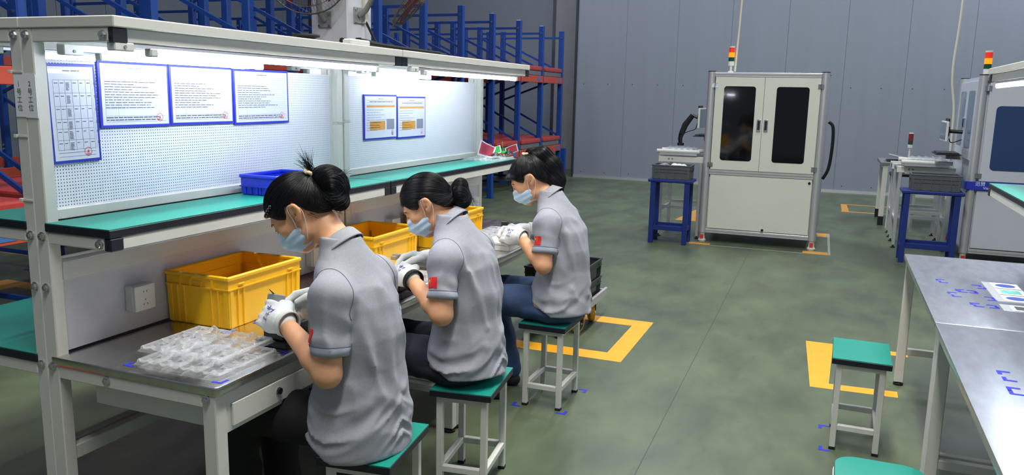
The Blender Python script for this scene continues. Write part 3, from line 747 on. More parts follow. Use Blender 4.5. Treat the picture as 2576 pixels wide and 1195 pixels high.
sleeve(3.745, 3.865, -.875, -.715, ['print_dark'], 'single picture card in a clear sleeve beside the sleeve of three')

# floor markings
def marking(pieces, label, mat, loc):
    t = thing('floor_marking', label, 'floor marking', loc, 'tape boxes on the floor')
    for p in pieces: O('tape_strip', MB().prism(p, lambda a, b, c: (a, b, c), .0003, .0012), mat, t)
def rectmark(x0, x1, y0, y1, w, sides, label, mat, ww=None):
    ww = ww or w; P = []
    if 'a' in sides: P.append([(x0, y0), (x0+w, y0), (x0+w, y1), (x0, y1)])
    if 'b' in sides: P.append([(x1-w, y0), (x1, y0), (x1, y1), (x1-w, y1)])
    if 'c' in sides: P.append([(x0+w, y0), (x1-w, y0), (x1-w, y0+ww), (x0+w, y0+ww)])
    if 'd' in sides: P.append([(x0+w, y1-ww), (x1-w, y1-ww), (x1-w, y1), (x0+w, y1)])
    marking(P, label, mat, ((x0+x1)/2, (y0+y1)/2, 0))
rectmark(4.625, 5.59, 1.10, 1.95, .15, 'abc', 'bright yellow tape box on the floor around the caster cart', 'yellow_tape', .125)
marking([[(5.612, .061), (4.678, .008), (4.775, -.092), (5.515, -.11), (5.612, -.108)], [(4.678, .0075), (4.700, -.45), (4.80, -.452), (4.775, -.0925)], [(5.515, -.1105), (5.612, -.1085), (5.605, -.56), (5.52, -.56)]],
        'bright yellow tape box on the floor beside the empty teal stool', 'yellow_tape', (5.1, -.2, 0))
for p in ([(8.985, 1.196), (9.10, 1.196), (9.10, 1.43), (8.985, 1.43)], [(8.99, -.045), (9.15, -.045), (9.15, .212), (8.99, .212)], [(10.2, -.02), (10.5, -.02), (10.5, .12), (10.2, .12)]): 
    marking([p], {8.985: 'faded orange tape by the blue stand foot of the twin-door cabinet', 8.99: 'faded orange tape at the right foot of the twin-door cabinet', 10.2: 'faded orange tape behind the twin-door cabinet'}[p[0][0]], 'orange_faded', (p[0][0], p[0][1], 0))
marking([[(8.975, .212), (9.0, .212), (9.0, 1.196), (8.975, 1.196)], [(9.0, -.07), (10.5, -.05), (10.5, -.02), (9.0, -.045)]], 'pale worn tape line around the twin-door cabinet', 'pale_tape', (9.3, .3, 0))
rectmark(12.80, 13.78, -1.6, -.19, .07, 'ab', 'long faded orange tape lines in front of the far wall', 'orange_faded')
marking([[(12.87, -.30), (13.71, -.28), (13.71, -.19), (12.87, -.20)]], 'faded orange cross tape joining the long lines by the far wall', 'orange_faded', (13.2, -.24, 0))
marking([[(10.7, 1.55), (11.9, 1.62), (11.9, 1.8), (10.7, 1.9)]], 'faded orange tape triangle behind the infeed conveyor', 'orange_faded', (11.3, 1.7, 0))
marking([[(5.22, 3.4), (5.34, 3.4), (5.34, 8.2), (5.22, 8.2)]], 'orange tape line on the floor across the rack aisle', 'orange_faded', (5.28, 5.5, 0))
marking([[(4.33, 3.6), (4.48, 3.6), (4.48, 6.3), (4.33, 6.3)], [(4.1, 6.0), (4.33, 6.0), (4.33, 6.3), (4.1, 6.3)]], 'orange tape corner on the floor seen under the rack side shelf', 'orange_faded', (4.4, 5, 0))
FB = 'blue tape mark on the floor at the feet of the far worker\'s stool'
for x, y, dx, dy in ((3.70, 1.455, 1, -1), (3.695, 1.155, 1, 1), (4.085, 1.15, -1, 1)): lmark(x, y, dx, dy, .0003, FB, l=.05, w=.016)
FB = 'blue tape mark on the floor by the teal stool beside the right bench'
for x, y, dx, dy in ((3.80, -.055, 1, -1), (4.12, -.05, -1, -1)): lmark(x, y, dx, dy, .0003, FB, l=.05, w=.016)

# red low plastic box lid on the floor beyond the near post
single('red_mat', MB().prism(rrect(.9, .5, .04), lambda a, b, c: (1.60+a, 3.27+b, c), .0, .05), 'red_plastic', 'bright red low plastic mat on the floor past the near bench post', 'mat', bev=.008)

# ------------------------------------------------------------------ stools
def make_stool(label):
    t = thing('stool', label, 'stool', (0, 0, 0), 'teal-topped stools')
    s = O('seat', MB().box((-.176, -.126, .421), (.176, .126, .4475)), 'black_edge', t, bev=.002, local=True)
    O('seat_laminate', MB().box((-.175, -.125, .4475), (.175, .125, .450)), 'teal', s, local=True)
    a, b, wd = .155, .105, .026
    for sx in (-1, 1):
        for sy in (-1, 1):
            l = O('leg', MB().box((sx*a, sy*b, .012), (sx*(a-wd), sy*(b-wd), .421)), 'bench_paint', t, bev=.002, local=True)
            O('rubber_foot', MB().box((sx*(a+.001), sy*(b+.001), 0), (sx*(a-wd-.001), sy*(b-wd-.001), .012)), 'black_rubber', l, local=True)
    for sx in (-1, 1):
        O('apron', MB().box((sx*(a-.001), -b+wd, .397), (sx*(a-wd+.001), b-wd, .421)), 'bench_paint', t, local=True)
        O('stretcher', MB().box((sx*(a-.001), -b+wd, .098), (sx*(a-wd+.001), b-wd, .124)), 'bench_paint', t, bev=.002, local=True)
    for sy in (-1, 1):
        O('apron', MB().box((-a+wd, sy*(b-.001), .397), (a-wd, sy*(b-wd+.001), .421)), 'bench_paint', t, local=True)
        O('stretcher', MB().box((-a+wd, sy*(b-.001), .098), (a-wd, sy*(b-wd+.001), .124)), 'bench_paint', t, bev=.002, local=True)
    return t
st = make_stool('teal-topped stool under the near worker in black trousers'); st.location = (2.185, 1.345, 0); st.rotation_euler = (0, 0, .127)
place_copy(st, (2.868, 1.297, 0), .127, 'teal-topped stool under the middle worker in navy trousers')
place_copy(st, (3.885, 1.300, 0), 0, 'teal-topped stool under the far worker in jeans')
place_copy(st, (3.985, -.206, 0), -.01, 'empty teal-topped stool beside the worn steel bench')
rs = thing('rounded_stool', 'teal stool with rounded seat corners in front of the empty square stool', 'stool', (2.545, -.225, 0), 'teal-topped stools')
O('seat', MB().prism(rrect(.34, .27, .07, 8), lambda a, b, c: (2.545+a, -.225+b, c), .425, .456), 'teal', rs, bev=.008, seg=2, smooth=True)
O('seat_rim', MB().prism(rrect(.346, .276, .07, 8), lambda a, b, c: (2.545+a, -.225+b, c), .41, .432), 'white_plastic', rs, bev=.003)
for sx in (-1, 1):
    for sy in (-1, 1): O('leg', MB().bar((2.545+sx*.13, -.225+sy*.09, .41), (2.545+sx*.15, -.225+sy*.11, 0), .024), 'bench_paint', rs)

# ------------------------------------------------------------------ caster cart behind the far worker
ct = thing('caster_cart', 'low black cart with yellow caster wheels behind the far worker', 'cart', (5.280, 1.70, 0))
O('deck', MB().box((5.020, 1.47, .175), (5.560, 1.92, .20)), 'black_plastic', ct, bev=.004)
for yv in (1.455, 1.915): O('side_beam', MB().box((5.000, yv, .165), (5.600, yv+.02, .225)), 'aluminium', ct, bev=.003)
O('end_beam', MB().box((5.560, 1.475, .165), (5.580, 1.915, .215)), 'aluminium', ct)
for (x, y) in ((5.120, 1.53), (5.440, 1.53), (5.120, 1.86), (5.440, 1.86)):
    q = Matrix.Rotation(PI/2, 3, 'X') @ Matrix.Rotation(0, 3, 'Z'); q = Matrix.Rotation(.5 if x > 5.3 else -.2, 3, 'Z') @ q
    wh = O('wheel', MB().lathe([(.058, -.018), (.068, -.016), (.070, 0), (.068, .016), (.058, .018)], (x, y, .070), 24, q), 'caster_yellow', ct, smooth=True)
    O('wheel_hub', MB().lathe([(.018, -.024), (.052, -.019), (.054, 0), (.052, .019), (.018, .024)], (x, y, .070), 20, q), 'black_plastic', wh, smooth=True)
    O('axle', MB().lathe([(.010, -.033), (.011, -.03), (.011, .03), (.010, .033)], (x, y, .070), 8, q), 'chrome', wh)
    fk = MB()
    for sg in (-1, 1): fk.tube([Vector((x, y, .070))+q @ Vector((0, 0, .028*sg)), Vector((x, y, .150))+q @ Vector((.02, 0, .028*sg)), (x, y, .172)], [.010, .014, .016], 6)
    O('fork', fk, 'black_plastic', wh)
for k in range(2): crate(5.270, 1.69, .2005+k*.128, .50, .40, .126, 'dark_part', ('black plastic crate resting on the cart deck', 'black plastic crate stacked on top on the cart')[k], 'black crates on the cart')

# dark fixtures standing on the benches under the workers' hands
fx = thing('assembly_fixture', 'black assembly fixture block on the steel top under the near worker\'s gloves', 'fixture', (2.15, 1.66, .7652))
O('base_plate', MB().box((2.06, 1.60, .7652), (2.24, 1.73, .785)), 'black_plastic', fx, bev=.003)
O('block', MB().box((2.08, 1.63, .785), (2.22, 1.71, .825)), 'dark_part', fx, bev=.003)
for k in range(4): O('clamp_pin', MB().cyl((2.095+k*.036, 1.67, .825), (2.095+k*.036, 1.67, .845), .006, n=8), 'steel', fx)
fx = thing('assembly_fixture', 'dark assembly fixture on the steel top under the middle worker\'s gloves', 'fixture', (2.86, 1.64, .7652))
O('base_plate', MB().box((2.79, 1.59, .7652), (2.95, 1.72, .79)), 'black_plastic', fx, bev=.003)
O('block', MB().box((2.81, 1.61, .79), (2.93, 1.69, .82)), 'dark_part', fx, bev=.003)
bx = thing('white_box', 'flat white box on the steel top under the far worker\'s gloves', 'box', (4.02, 1.66, .7652))
O('body', MB().box((3.95, 1.58, .7652), (4.13, 1.74, .795)), 'white_plastic', bx, bev=.003)
O('lid', MB().box((3.948, 1.578, .797), (4.132, 1.742, .812)), 'white_plastic', bx, bev=.003)

# power strip and plugs on the top board
ps = thing('power_strip', 'white power strip with a black plug lying on the bench top board', 'power strip', (2.98, 1.905, 1.795))
O('strip', MB().box((2.90, 1.885, 1.7955), (3.05, 1.93, 1.818)), 'white_plastic', ps, bev=.005)
O('plug', MB().box((2.99, 1.89, 1.8185), (3.03, 1.925, 1.828)), 'black_plastic', ps, bev=.004)
single('cable_coil', MB().tube([(2.66+(.03+.0014*a)*math.cos(a*.5), 1.935+(.02+.0010*a)*math.sin(a*.5), 1.803+.0004*a) for a in range(30)], .006, 6), 'black_rubber', 'small coil of black cable on the bench top board', 'cable', smooth=True)
single('loose_cable', MB().tube(hang([(3.03, 1.92, 1.822), (3.10, 1.91, 1.815), (3.25, 1.90, 1.806), (3.6, 1.91, 1.806), (3.9, 1.95, 1.804)]), .0085, 6), 'black_rubber', 'black cable trailing along the bench top board from the power strip', 'cable', smooth=True)
single('loose_cable', MB().tube(hang([(3.05, 1.90, 1.812), (3.12, 1.885, 1.808), (3.35, 1.88, 1.804), (3.7, 1.885, 1.804)]), .0075, 6), 'black_rubber', 'thinner black cable lying in front of the trailing cable', 'cable', smooth=True)
# ------------------------------------------------------------------ inspection machines
def tower_light(x, y, z, s, label, lit=True, pole=.06):
    t = thing('signal_tower', label, 'signal light', (x, y, z), 'stacked signal lamps')
    O('pole', MB().lathe([(.030*s, 0), (.030*s, .012), (.012*s, .02), (.012*s, pole)], (x, y, z), 12), 'white_plastic', t)
    zz = z+pole
    segs = [('base', 'white_plastic', .045), ('green_lens', 'lamp_green_off', .042), ('amber_lens', 'lamp_amber_on' if lit else 'lamp_red_off', .05), ('red_lens', 'lamp_red' if lit else 'lamp_red_off', .05), ('cap', 'white_plastic', .014)]
    for n, m, h in segs:
        h *= s; r = .030*s
        O(n, MB().lathe([(r*.9, 0), (r, h*.06), (r, h*.94), (r*.9, h)], (x, y, zz), 18), m, t, smooth=True); zz += h
def rwin(mb, y0, y1, z0, z1, xa, xb, r=.03):
    return mb.prism(rrect(y1-y0, z1-z0, r, 5, (y0+y1)/2, (z0+z1)/2), lambda a, b, c: (c, a, b), xa, xb)
def hinge(mb, x, y, z): mb.box((x-.006, y-.03, z-.025), (x, y-.003, z+.025)); mb.box((x-.006, y+.003, z-.025), (x, y+.03, z+.025)); mb.cyl((x-.006, y, z-.025), (x-.006, y, z+.025), .005, n=8); return mb
XF = 9.17
m1 = thing('inspection_cabinet', 'pale twin-door inspection machine with dark windows and amber signal lamp', 'machine', (9.75, .72, 0), 'inspection machines')
def frame_common(t, ya, yb, xf, xb, zb=.107, ztp=1.907, shell='white_panel'):
    for y in (ya+.042, yb-.042):
        for x in (xf+.042, xb-.042):
            O('corner_post', MB().cyl((x, y, zb), (x, y, ztp), .042, n=20), 'aluminium', t, smooth=True)
            O('post_cap', MB().cyl((x, y, ztp), (x, y, ztp+.008), .043, n=20), 'black_plastic', t)
            ft = O('foot', MB().lathe([(.040, 0), (.046, .02), (.030, .045), (.03, .09), (.036, zb)], (x, y, 0), 16), 'foot_white', t, smooth=True)
            O('foot_label', MB().box((x-.047, y-.018, .045), (x-.030, y+.018, .085)), 'red_ink', ft)
    for z0, z1 in ((ztp-.055, ztp-.008), (.775, .83), (zb+.002, zb+.05)):
        O('front_rail', MB().box((xf+.008, ya+.08, z0), (xf+.05, yb-.08, z1)), 'aluminium', t, bev=.003)
        O('front_groove', MB().box((xf+.006, ya+.08, (z0+z1)/2-.004), (xf+.0085, yb-.08, (z0+z1)/2+.004)), 'fan_grey', t)
    O('shell', MB().box((xf+.05, ya+.03, zb+.02), (xb-.03, yb-.03, ztp-.01)), shell, t)
frame_common(m1, .09, 1.352, XF, 10.3)
for y0, y1, wy0, wy1, hy, ky in ((.742, 1.262, .829, 1.166, 1.268, .775), (.172, .738, .281, .613, .170, .70)):
    d = O('door', MB().box((XF+.004, y0, .833), (XF+.03, y1, 1.848)), 'white_panel', m1, bev=.002)
    O('window_pane', rwin(MB(), wy0, wy1, .94, 1.752, XF+.001, XF+.006), 'dark_glass', d)
    O('handle', rwin(MB(), ky-.022, ky+.022, 1.265, 1.40, XF-.004, XF+.004, .01), 'chrome', d, bev=.002)
    O('handle_recess', rwin(MB(), ky-.012, ky+.012, 1.285, 1.385, XF-.005, XF+.002, .008), 'black_plastic', d)
    for z in (1.76, .885): O('hinge', hinge(MB(), XF+.004, hy, z), 'chrome', d)
lp = O('lower_panel', MB().box((XF+.010, .178, .165), (XF+.04, 1.258, .77)), 'white_panel', m1, bev=.002)
for y, z in ((.205, .735), (.655, .185)): O('panel_lock', MB().cyl((XF+.010, y, z), (XF+.002, y, z), .014, n=14), 'black_plastic', lp)
single('cable_hose', MB().tube(hang([(9.9, .07, 1.38), (9.9, .02, 1.32), (9.92, .01, 1.1), (9.95, .03, .85), (9.95, .085, .72)]), .018, 8), 'black_rubber', 'black hose looping along the flank of the twin-door machine', 'hose', smooth=True)
tower_light(9.42, 1.14, 1.907, 1.05, 'signal lamp tower with lit amber segment on the twin-door machine', pole=.075)
single('drop_cable', MB().tube([(9.47, 1.10, 1.92), (9.475, 1.085, 2.4), (9.49, 1.06, 3.5), (9.49, 1.06, 6.5)], .011, 8), 'cream', 'cream conduit dropping from the ceiling onto the twin-door machine', 'conduit', smooth=True)

m2 = thing('inspection_cabinet', 'pale inspection machine with wide tinted window and blue lettered band', 'machine', (9.85, -1.95, 0), 'inspection machines')
Y0, Y1 = -2.75, -1.285
frame_common(m2, Y0, Y1, XF, 10.55, .11, 1.895, 'panel_led_tint')
d = O('door', MB().box((XF+.004, -2.66, .853), (XF+.03, -1.385, 1.845)), 'panel_led_tint', m2, bev=.002)
O('window_pane', rwin(MB(), -2.55, -1.462, .965, 1.60, XF+.001, XF+.006, .04), 'tint_glass', d)
for z in (1.77, .905): O('hinge', hinge(MB(), XF+.004, -1.372, z), 'chrome', d)
lp = O('lower_panel', MB().box((XF+.010, -2.66, .17), (XF+.04, -1.378, .757)), 'panel_led_tint', m2, bev=.002)
bd = O('blue_band', MB().box((XF-.012, -2.7, .764), (XF+.004, -1.27, .848)), 'label_blue_band' if 'label_blue_band' in MATS else 'blue_frame', m2, bev=.002)
O('blue_band', MB().box((XF-.012, -1.278, .764), (10.4, -1.262, .848)), 'rack_blue', m2, bev=.002)
p = MB()
for s_, yy, zz, sz in (('迅赞', -1.40, .824, .045), ('Vision', -1.475, .786, .038)):
    v, f = text_flat(s_, sz); p.add([(XF-.0128, yy-a, zz+b) for a, b in v], f)
O('lettering', p, 'paper', bd, norm=False)['kind'] = 'stuff'
# flank facing the aisle: doors with tinted panes and handle
for (xa, xb) in ((9.28, 9.87), (9.88, 10.46)):
    dd = O('flank_door', MB().box((xa, -1.315, 1.05), (xb, -1.292, 1.845)), 'panel_led_tint', m2, bev=.002)
    O('window_pane', MB().prism(rrect(xb-xa-.2, .58, .03, 5, (xa+xb)/2, 1.46), lambda a, b, c: (a, c, b), -1.292, -1.288), 'screen', dd)
O('flank_handle', MB().box((9.84, -1.292, 1.36), (9.875, -1.27, 1.47)), 'chrome', m2, bev=.003)
O('flank_grip', MB().box((9.848, -1.27, 1.375), (9.868, -1.266, 1.455)), 'black_plastic', m2)
O('flank_panel', MB().box((9.28, -1.315, .17), (10.46, -1.292, .74)), 'panel_led_tint', m2, bev=.002)
tower_light(9.45, -1.38, 1.895, 1.15, 'signal lamp tower with lit amber segment on the wide-window machine', pole=.02)
single('drop_cable', MB().tube(hang([(10.585, -1.27, .75), (10.585, -1.26, 1.5), (10.58, -1.20, 2.0), (10.55, -1.22, 3.0), (10.55, -1.22, 6.5)]), .012, 8), 'cream', 'cream conduit dropping behind the wide-window machine', 'conduit', smooth=True)

# ------------------------------------------------------------------ infeed conveyors
def conveyor(x0, x1, y0, y1, z, label, step=1):
    t = thing('infeed_conveyor', label, 'conveyor', ((x0+x1)/2, (y0+y1)/2, 0), 'aluminium infeed conveyors')
    for x in (x0+.02, x1-.02):
        for y in (y0+.02, y1-.02):
            lg = O('leg', MB().box((x-.018, y-.018, .03), (x+.018, y+.018, z-.05)), 'aluminium', t, bev=.004)
            O('foot', MB().lathe([(.024, 0), (.026, .008), (.009, .012), (.008, .03)], (x, y, 0), 10), 'black_rubber', lg)
    for y in (y0+.02, y1-.02): O('cross_bar', MB().box((x0+.03, y-.016, .30), (x1-.03, y+.016, .332)), 'aluminium', t)
    for x in (x0+.02, x1-.02): O('cross_bar', MB().box((x-.016, y0+.03, .34), (x+.016, y1-.03, .372)), 'aluminium', t)
    for x in (x0, x1-.05): 
        r = O('side_rail', MB().box((x, y0-.02, z-.05), (x+.05, y1+.02, z+.02)), 'white_panel', t, bev=.003)
        for k in range(2): O('rail_plug', MB().cyl((x-.003, y1-.10-.04*k, z-.012), (x, y1-.10-.04*k, z-.012), .011, n=10), 'fan_grey', r)
    O('belt', MB().box((x0+.06, y0-.02, z-.03), (x1-.06, y1+.02, z+.005)), 'sheet_grey', t, bev=.004)
    return t
conveyor(9.32, 9.95, 1.372, 1.86, .93, 'aluminium infeed conveyor left of the twin-door machine')
def tray_holder(x0, x1, y0, y1, z, label):
    t = thing('tray_holder', label, 'tray holder', ((x0+x1)/2, (y0+y1)/2, z), 'trays on the conveyors')
    O('plate', MB().box((x0, y0, z), (x1, y1, z+.03)), 'aluminium', t, bev=.003)
    for x in (x0, x1-.03): O('end_roller', MB().cyl((x+.015, y0-.03, z+.045), (x+.015, y1+.03, z+.045), .022, n=12), 'white_plastic', t)
    O('tray', MB().box((x0+.05, y0+.03, z+.03), (x1-.05, y1-.06, z+.085)), 'clear_plastic', t, bev=.004)
    for k in range(5): O('divider', MB().box((x0+.06, y0+.06+k*(y1-y0-.16)/4, z+.032), (x1-.06, y0+.066+k*(y1-y0-.16)/4, z+.10)), 'clear_plastic', t)
tray_holder(9.30, 9.62, 1.44, 1.87, .96, 'clear blister tray on rollers left of the twin-door machine')
conveyor(9.85, 10.35, -1.24, -.70, .90, 'aluminium infeed conveyor left of the wide-window machine')
tray_holder(9.75, 10.25, -1.18, -.74, .93, 'tray on rollers left of the wide-window machine')
conveyor(10.62, 11.02, -1.24, -.70, .88, 'aluminium infeed conveyor behind the blue stand with grey crate')
tb = thing('work_table', 'far white-legged work table with clutter near the far wall', 'table', (12.1, -1.15, 0))
O('table_top', MB().box((11.6, -1.7, .80), (12.55, -.60, .84)), 'sheet_grey', tb, bev=.004)
for x in (11.65, 12.48):
    for y in (-1.66, -.665):
        l = O('leg', MB().box((x-.03, y-.03, .12), (x+.03, y+.03, .80)), 'bench_paint', tb)
        O('leg_sleeve', MB().box((x-.033, y-.033, 0), (x+.033, y+.033, .12)), 'black_rubber', l)
O('frame_rail', MB().box((11.65, -.69, .74), (12.48, -.65, .80)), 'bench_paint', tb)
lt = thing('open_laptop', 'dark closed laptop and papers heap on the far table', 'laptop', (11.9, -.85, .84))
O('base', MB().box((11.75, -1.0, .84), (12.05, -.68, .862)), 'black_plastic', lt, bev=.004)
O('lid', MB().obox((11.9, -.84, .902), (.30, .28, .014), Matrix.Rotation(.2, 3, 'X')), 'fan_grey', lt, bev=.004)
st2 = thing('black_stool', 'black-seated stool with pale legs under the far table', 'stool', (11.28, -.86, 0))
O('seat', MB().prism(rrect(.34, .32, .04), lambda a, b, c: (11.28+a, -.86+b, c), .70, .735), 'black_plastic', st2, bev=.005)
for sx in (-1, 1):
    for sy in (-1, 1): O('leg', MB().box((11.28+sx*.14-.014, -.86+sy*.13-.014, 0), (11.28+sx*.14+.014, -.86+sy*.13+.014, .70)), 'bench_paint', st2)
tower_light(11.28, -.90, .735, .95, 'unlit signal tower with dark red and green lenses behind the grey crate', lit=False, pole=.32)

# ------------------------------------------------------------------ blue stands with grey crates
def stand(x0, x1, y0, y1, h, label):
    t = thing('equipment_stand', label, 'stand', ((x0+x1)/2, (y0+y1)/2, 0), 'dark blue steel stands')
    O('top', MB().box((x0-.012, y0-.03, h-.035), (x1+.012, y1+.03, h)), 'stand_blue', t, bev=.008)
    for x in (x0, x1-.05):
        for y in (y0, y1-.05): O('leg', MB().box((x, y, 0), (x+.05, y+.05, h-.035)), 'stand_blue', t, bev=.003)
    for y in (y0+.005, y1-.045): O('shelf_rail', MB().box((x0+.05, y, .15), (x1-.05, y+.04, .19)), 'stand_blue', t)
    for x in (x0+.005, x1-.045): O('shelf_rail', MB().box((x, y0+.05, .15), (x+.04, y1-.05, .20)), 'stand_blue', t)
    O('shelf_plate', MB().box((x0+.045, y0+.045, .168), (x1-.045, y1-.045, .174)), 'stand_blue', t)
stand(8.83, 9.13, 1.43, 1.855, .722, 'dark blue steel stand left of the twin-door machine')
stand(8.95, 9.26, -1.22, -.715, .745, 'dark blue steel stand beside the wide-window machine')
GC = 'grey crates on the blue stands'
def gridcrate(cx, cy, z, w, d, h, label):
    o = crate(cx, cy, z, w, d, h, 'grey_crate', label, GC, grip=False)
    m = MB()
    for k in range(1, 5):
        y = -d/2+k*d/5
        for sx in (-1, 1): m.box((sx*(w/2), y-.004, .01), (sx*(w/2+.006), y+.004, h-.02))
    for sx in (-1, 1): m.box((sx*w/2, -d/2, h*.48), (sx*(w/2+.005), d/2, h*.48+.008))
    O('wall_ribs', m, 'grey_crate', o, local=True)['kind'] = 'stuff'
gridcrate(8.98, 1.64, .7222, .29, .41, .16, 'grey ribbed crate holding white gloves on the blue stand')
gridcrate(9.11, -.985, .7452, .29, .44, .165, 'grey ribbed crate on the blue stand by the wide-window machine')
def cloth(cx, cy, z, w, d, h, label, mat='glove', seed=1):
    R = random.Random(seed); ph = [R.uniform(0, 6) for _ in range(6)]
    def f(u, v):
        e = math.sin(PI*u)*math.sin(PI*v)
        return (cx+(u-.5)*w, cy+(v-.5)*d, z+h*e**.6*(.7+.3*math.sin(7*u+ph[0])*math.sin(6*v+ph[1]))+.012*math.sin(15*u+ph[2]+4*v))
    return single('work_gloves', MB().grid(f, 16, 16), mat, label, 'gloves', smooth='all', norm=False)
cloth(8.97, 1.58, .84, .20, .19, .075, 'rumpled white work gloves heaped in the grey crate')
cloth(8.99, 1.745, .85, .18, .12, .045, 'clear and silver packets beside the white gloves in the grey crate', 'clear_plastic', 3)

# ------------------------------------------------------------------ monitors, keyboards
def monitor(px, py, z0, z1, fy, label, base, kind=1):
    """screen facing along y (fy = +1/-1), support arm from base"""
    t = thing('monitor', label, 'monitor', base, 'monitors on swing arms')
    O('panel', MB().box((px-.24, py-.012, z0), (px+.24, py+.012, z1)), 'white_plastic', t, bev=.005)
    O('screen', MB().box((px-.23, py+fy*.0125, z0+.02), (px+.23, py+fy*.0145, z1-.015)), 'screen', t)
    O('mount_plate', MB().box((px-.05, py-fy*.012, (z0+z1)/2-.05), (px+.05, py-fy*.045, (z0+z1)/2+.05)), 'black_plastic', t, bev=.004)
    O('back_plate', MB().box((px-.17, py-fy*.012, (z0+z1)/2-.06), (px+.12, py-fy*.024, z1+.03)), 'black_plastic', t, bev=.004)
    b = Vector(base); e = Vector((px, py-fy*.05, (z0+z1)/2))
    if kind == 1:
        m = b+Vector((0, 0, .13)); m2_ = Vector((px, (b.y*.35+e.y*.65), e.z+.03))
        O('arm_foot', MB().cyl(b, b+Vector((0, 0, .03)), .04, n=14), 'black_plastic', t)
        O('lower_arm', MB().tube([b, b+Vector((0, -.01*fy, .08)), m], [.022, .026, .03], 8), 'black_plastic', t, smooth=True)
        O('upper_arm', MB().tube([m, (m+m2_)/2+Vector((0, .02, 0)), m2_], [.032, .036, .03], 8), 'black_plastic', t, smooth=True)
        O('wrist', MB().tube([m2_, e], .016, 8), 'black_plastic', t)
        O('cable', MB().tube(hang([e+Vector((0, 0, -.06)), e+Vector((0, .02, -.13)), (m+e)/2+Vector((0, 0, -.06)), m]), .005, 5), 'black_rubber', t)
    else:
        O('arm', MB().tube([b, e], .02, 8), 'black_plastic', t)
        O('cable', MB().tube(hang([e+Vector((0, 0, -.08)), e+Vector((0, -.03, -.12)), b+Vector((0, 0, -.08))]), .005, 5), 'black_rubber', t)
monitor(9.75, 1.475, 1.27, 1.50, -1, 'white-edged monitor on a black swing arm left of the twin-door machine', (9.7, 1.70, 1.055))
monitor(9.72, -1.09, 1.22, 1.43, 1, 'white-edged monitor hung on the flank of the wide-window machine', (9.72, -1.262, 1.32), 2)
def keyboard(x, y, z, label, w=.20):
    t = thing('keyboard_tray', label, 'keyboard', (x, y, z))
    O('tray', MB().box((x-.22, y-w/2, z), (x+.22, y+w/2, z+.012)), 'black_plastic', t, bev=.003)
    O('keys', MB().box((x-.20, y-w/2+.02, z+.012), (x+.20, y+w/2-.02, z+.026)), 'dark_part', t, bev=.003)
    O('bracket', MB().box((x-.03, y-w/2-.03 if y < 0 else y-w/2, z-.05), (x+.03, y if y < 0 else y+w/2-.1, z)), 'fan_grey', t)
keyboard(9.8, 1.452, 1.17, 'black keyboard tray on the flank of the twin-door machine', .18)
keyboard(9.72, -1.13, 1.08, 'black keyboard tray on the flank of the wide-window machine', .24)
# ------------------------------------------------------------------ workers: implicit surfaces turned into meshes
def vnoise(p):
    i = np.floor(p).astype(np.int64); f = p-i; u = f*f*(3-2*f)
    def hsh(a, b, c):
        n = (a*73856093) ^ (b*19349663) ^ (c*83492791); n = (n ^ (n >> 13))*1274126177; n = n ^ (n >> 16); return (n & 0xffff)/32767.5-1
    r = 0
    for dx in (0, 1):
        for dy in (0, 1):
            for dz in (0, 1):
                w_ = (u[:, 0] if dx else 1-u[:, 0])*(u[:, 1] if dy else 1-u[:, 1])*(u[:, 2] if dz else 1-u[:, 2])
                r = r+w_*hsh(i[:, 0]+dx, i[:, 1]+dy, i[:, 2]+dz)
    return r
def smin(a, b, k):
    h = np.clip(.5+.5*(b-a)/k, 0, 1); return b*(1-h)+a*h-k*h*(1-h)
def smax(a, b, k): return -smin(-a, -b, k)
def cone(p, a, b, r0, r1):
    a = np.asarray(a, float); b = np.asarray(b, float); ab = b-a; t = np.clip(((p-a)@ab)/(ab@ab+1e-12), 0, 1)
    return np.linalg.norm(p-(a+t[:, None]*ab), axis=1)-(r0+(r1-r0)*t)
def ell(p, c, r):
    q = p-np.asarray(c, float); r = np.asarray(r, float); k0 = np.linalg.norm(q/r, axis=1); k1 = np.linalg.norm(q/(r*r), axis=1)+1e-9
    return k0*(k0-1)/k1
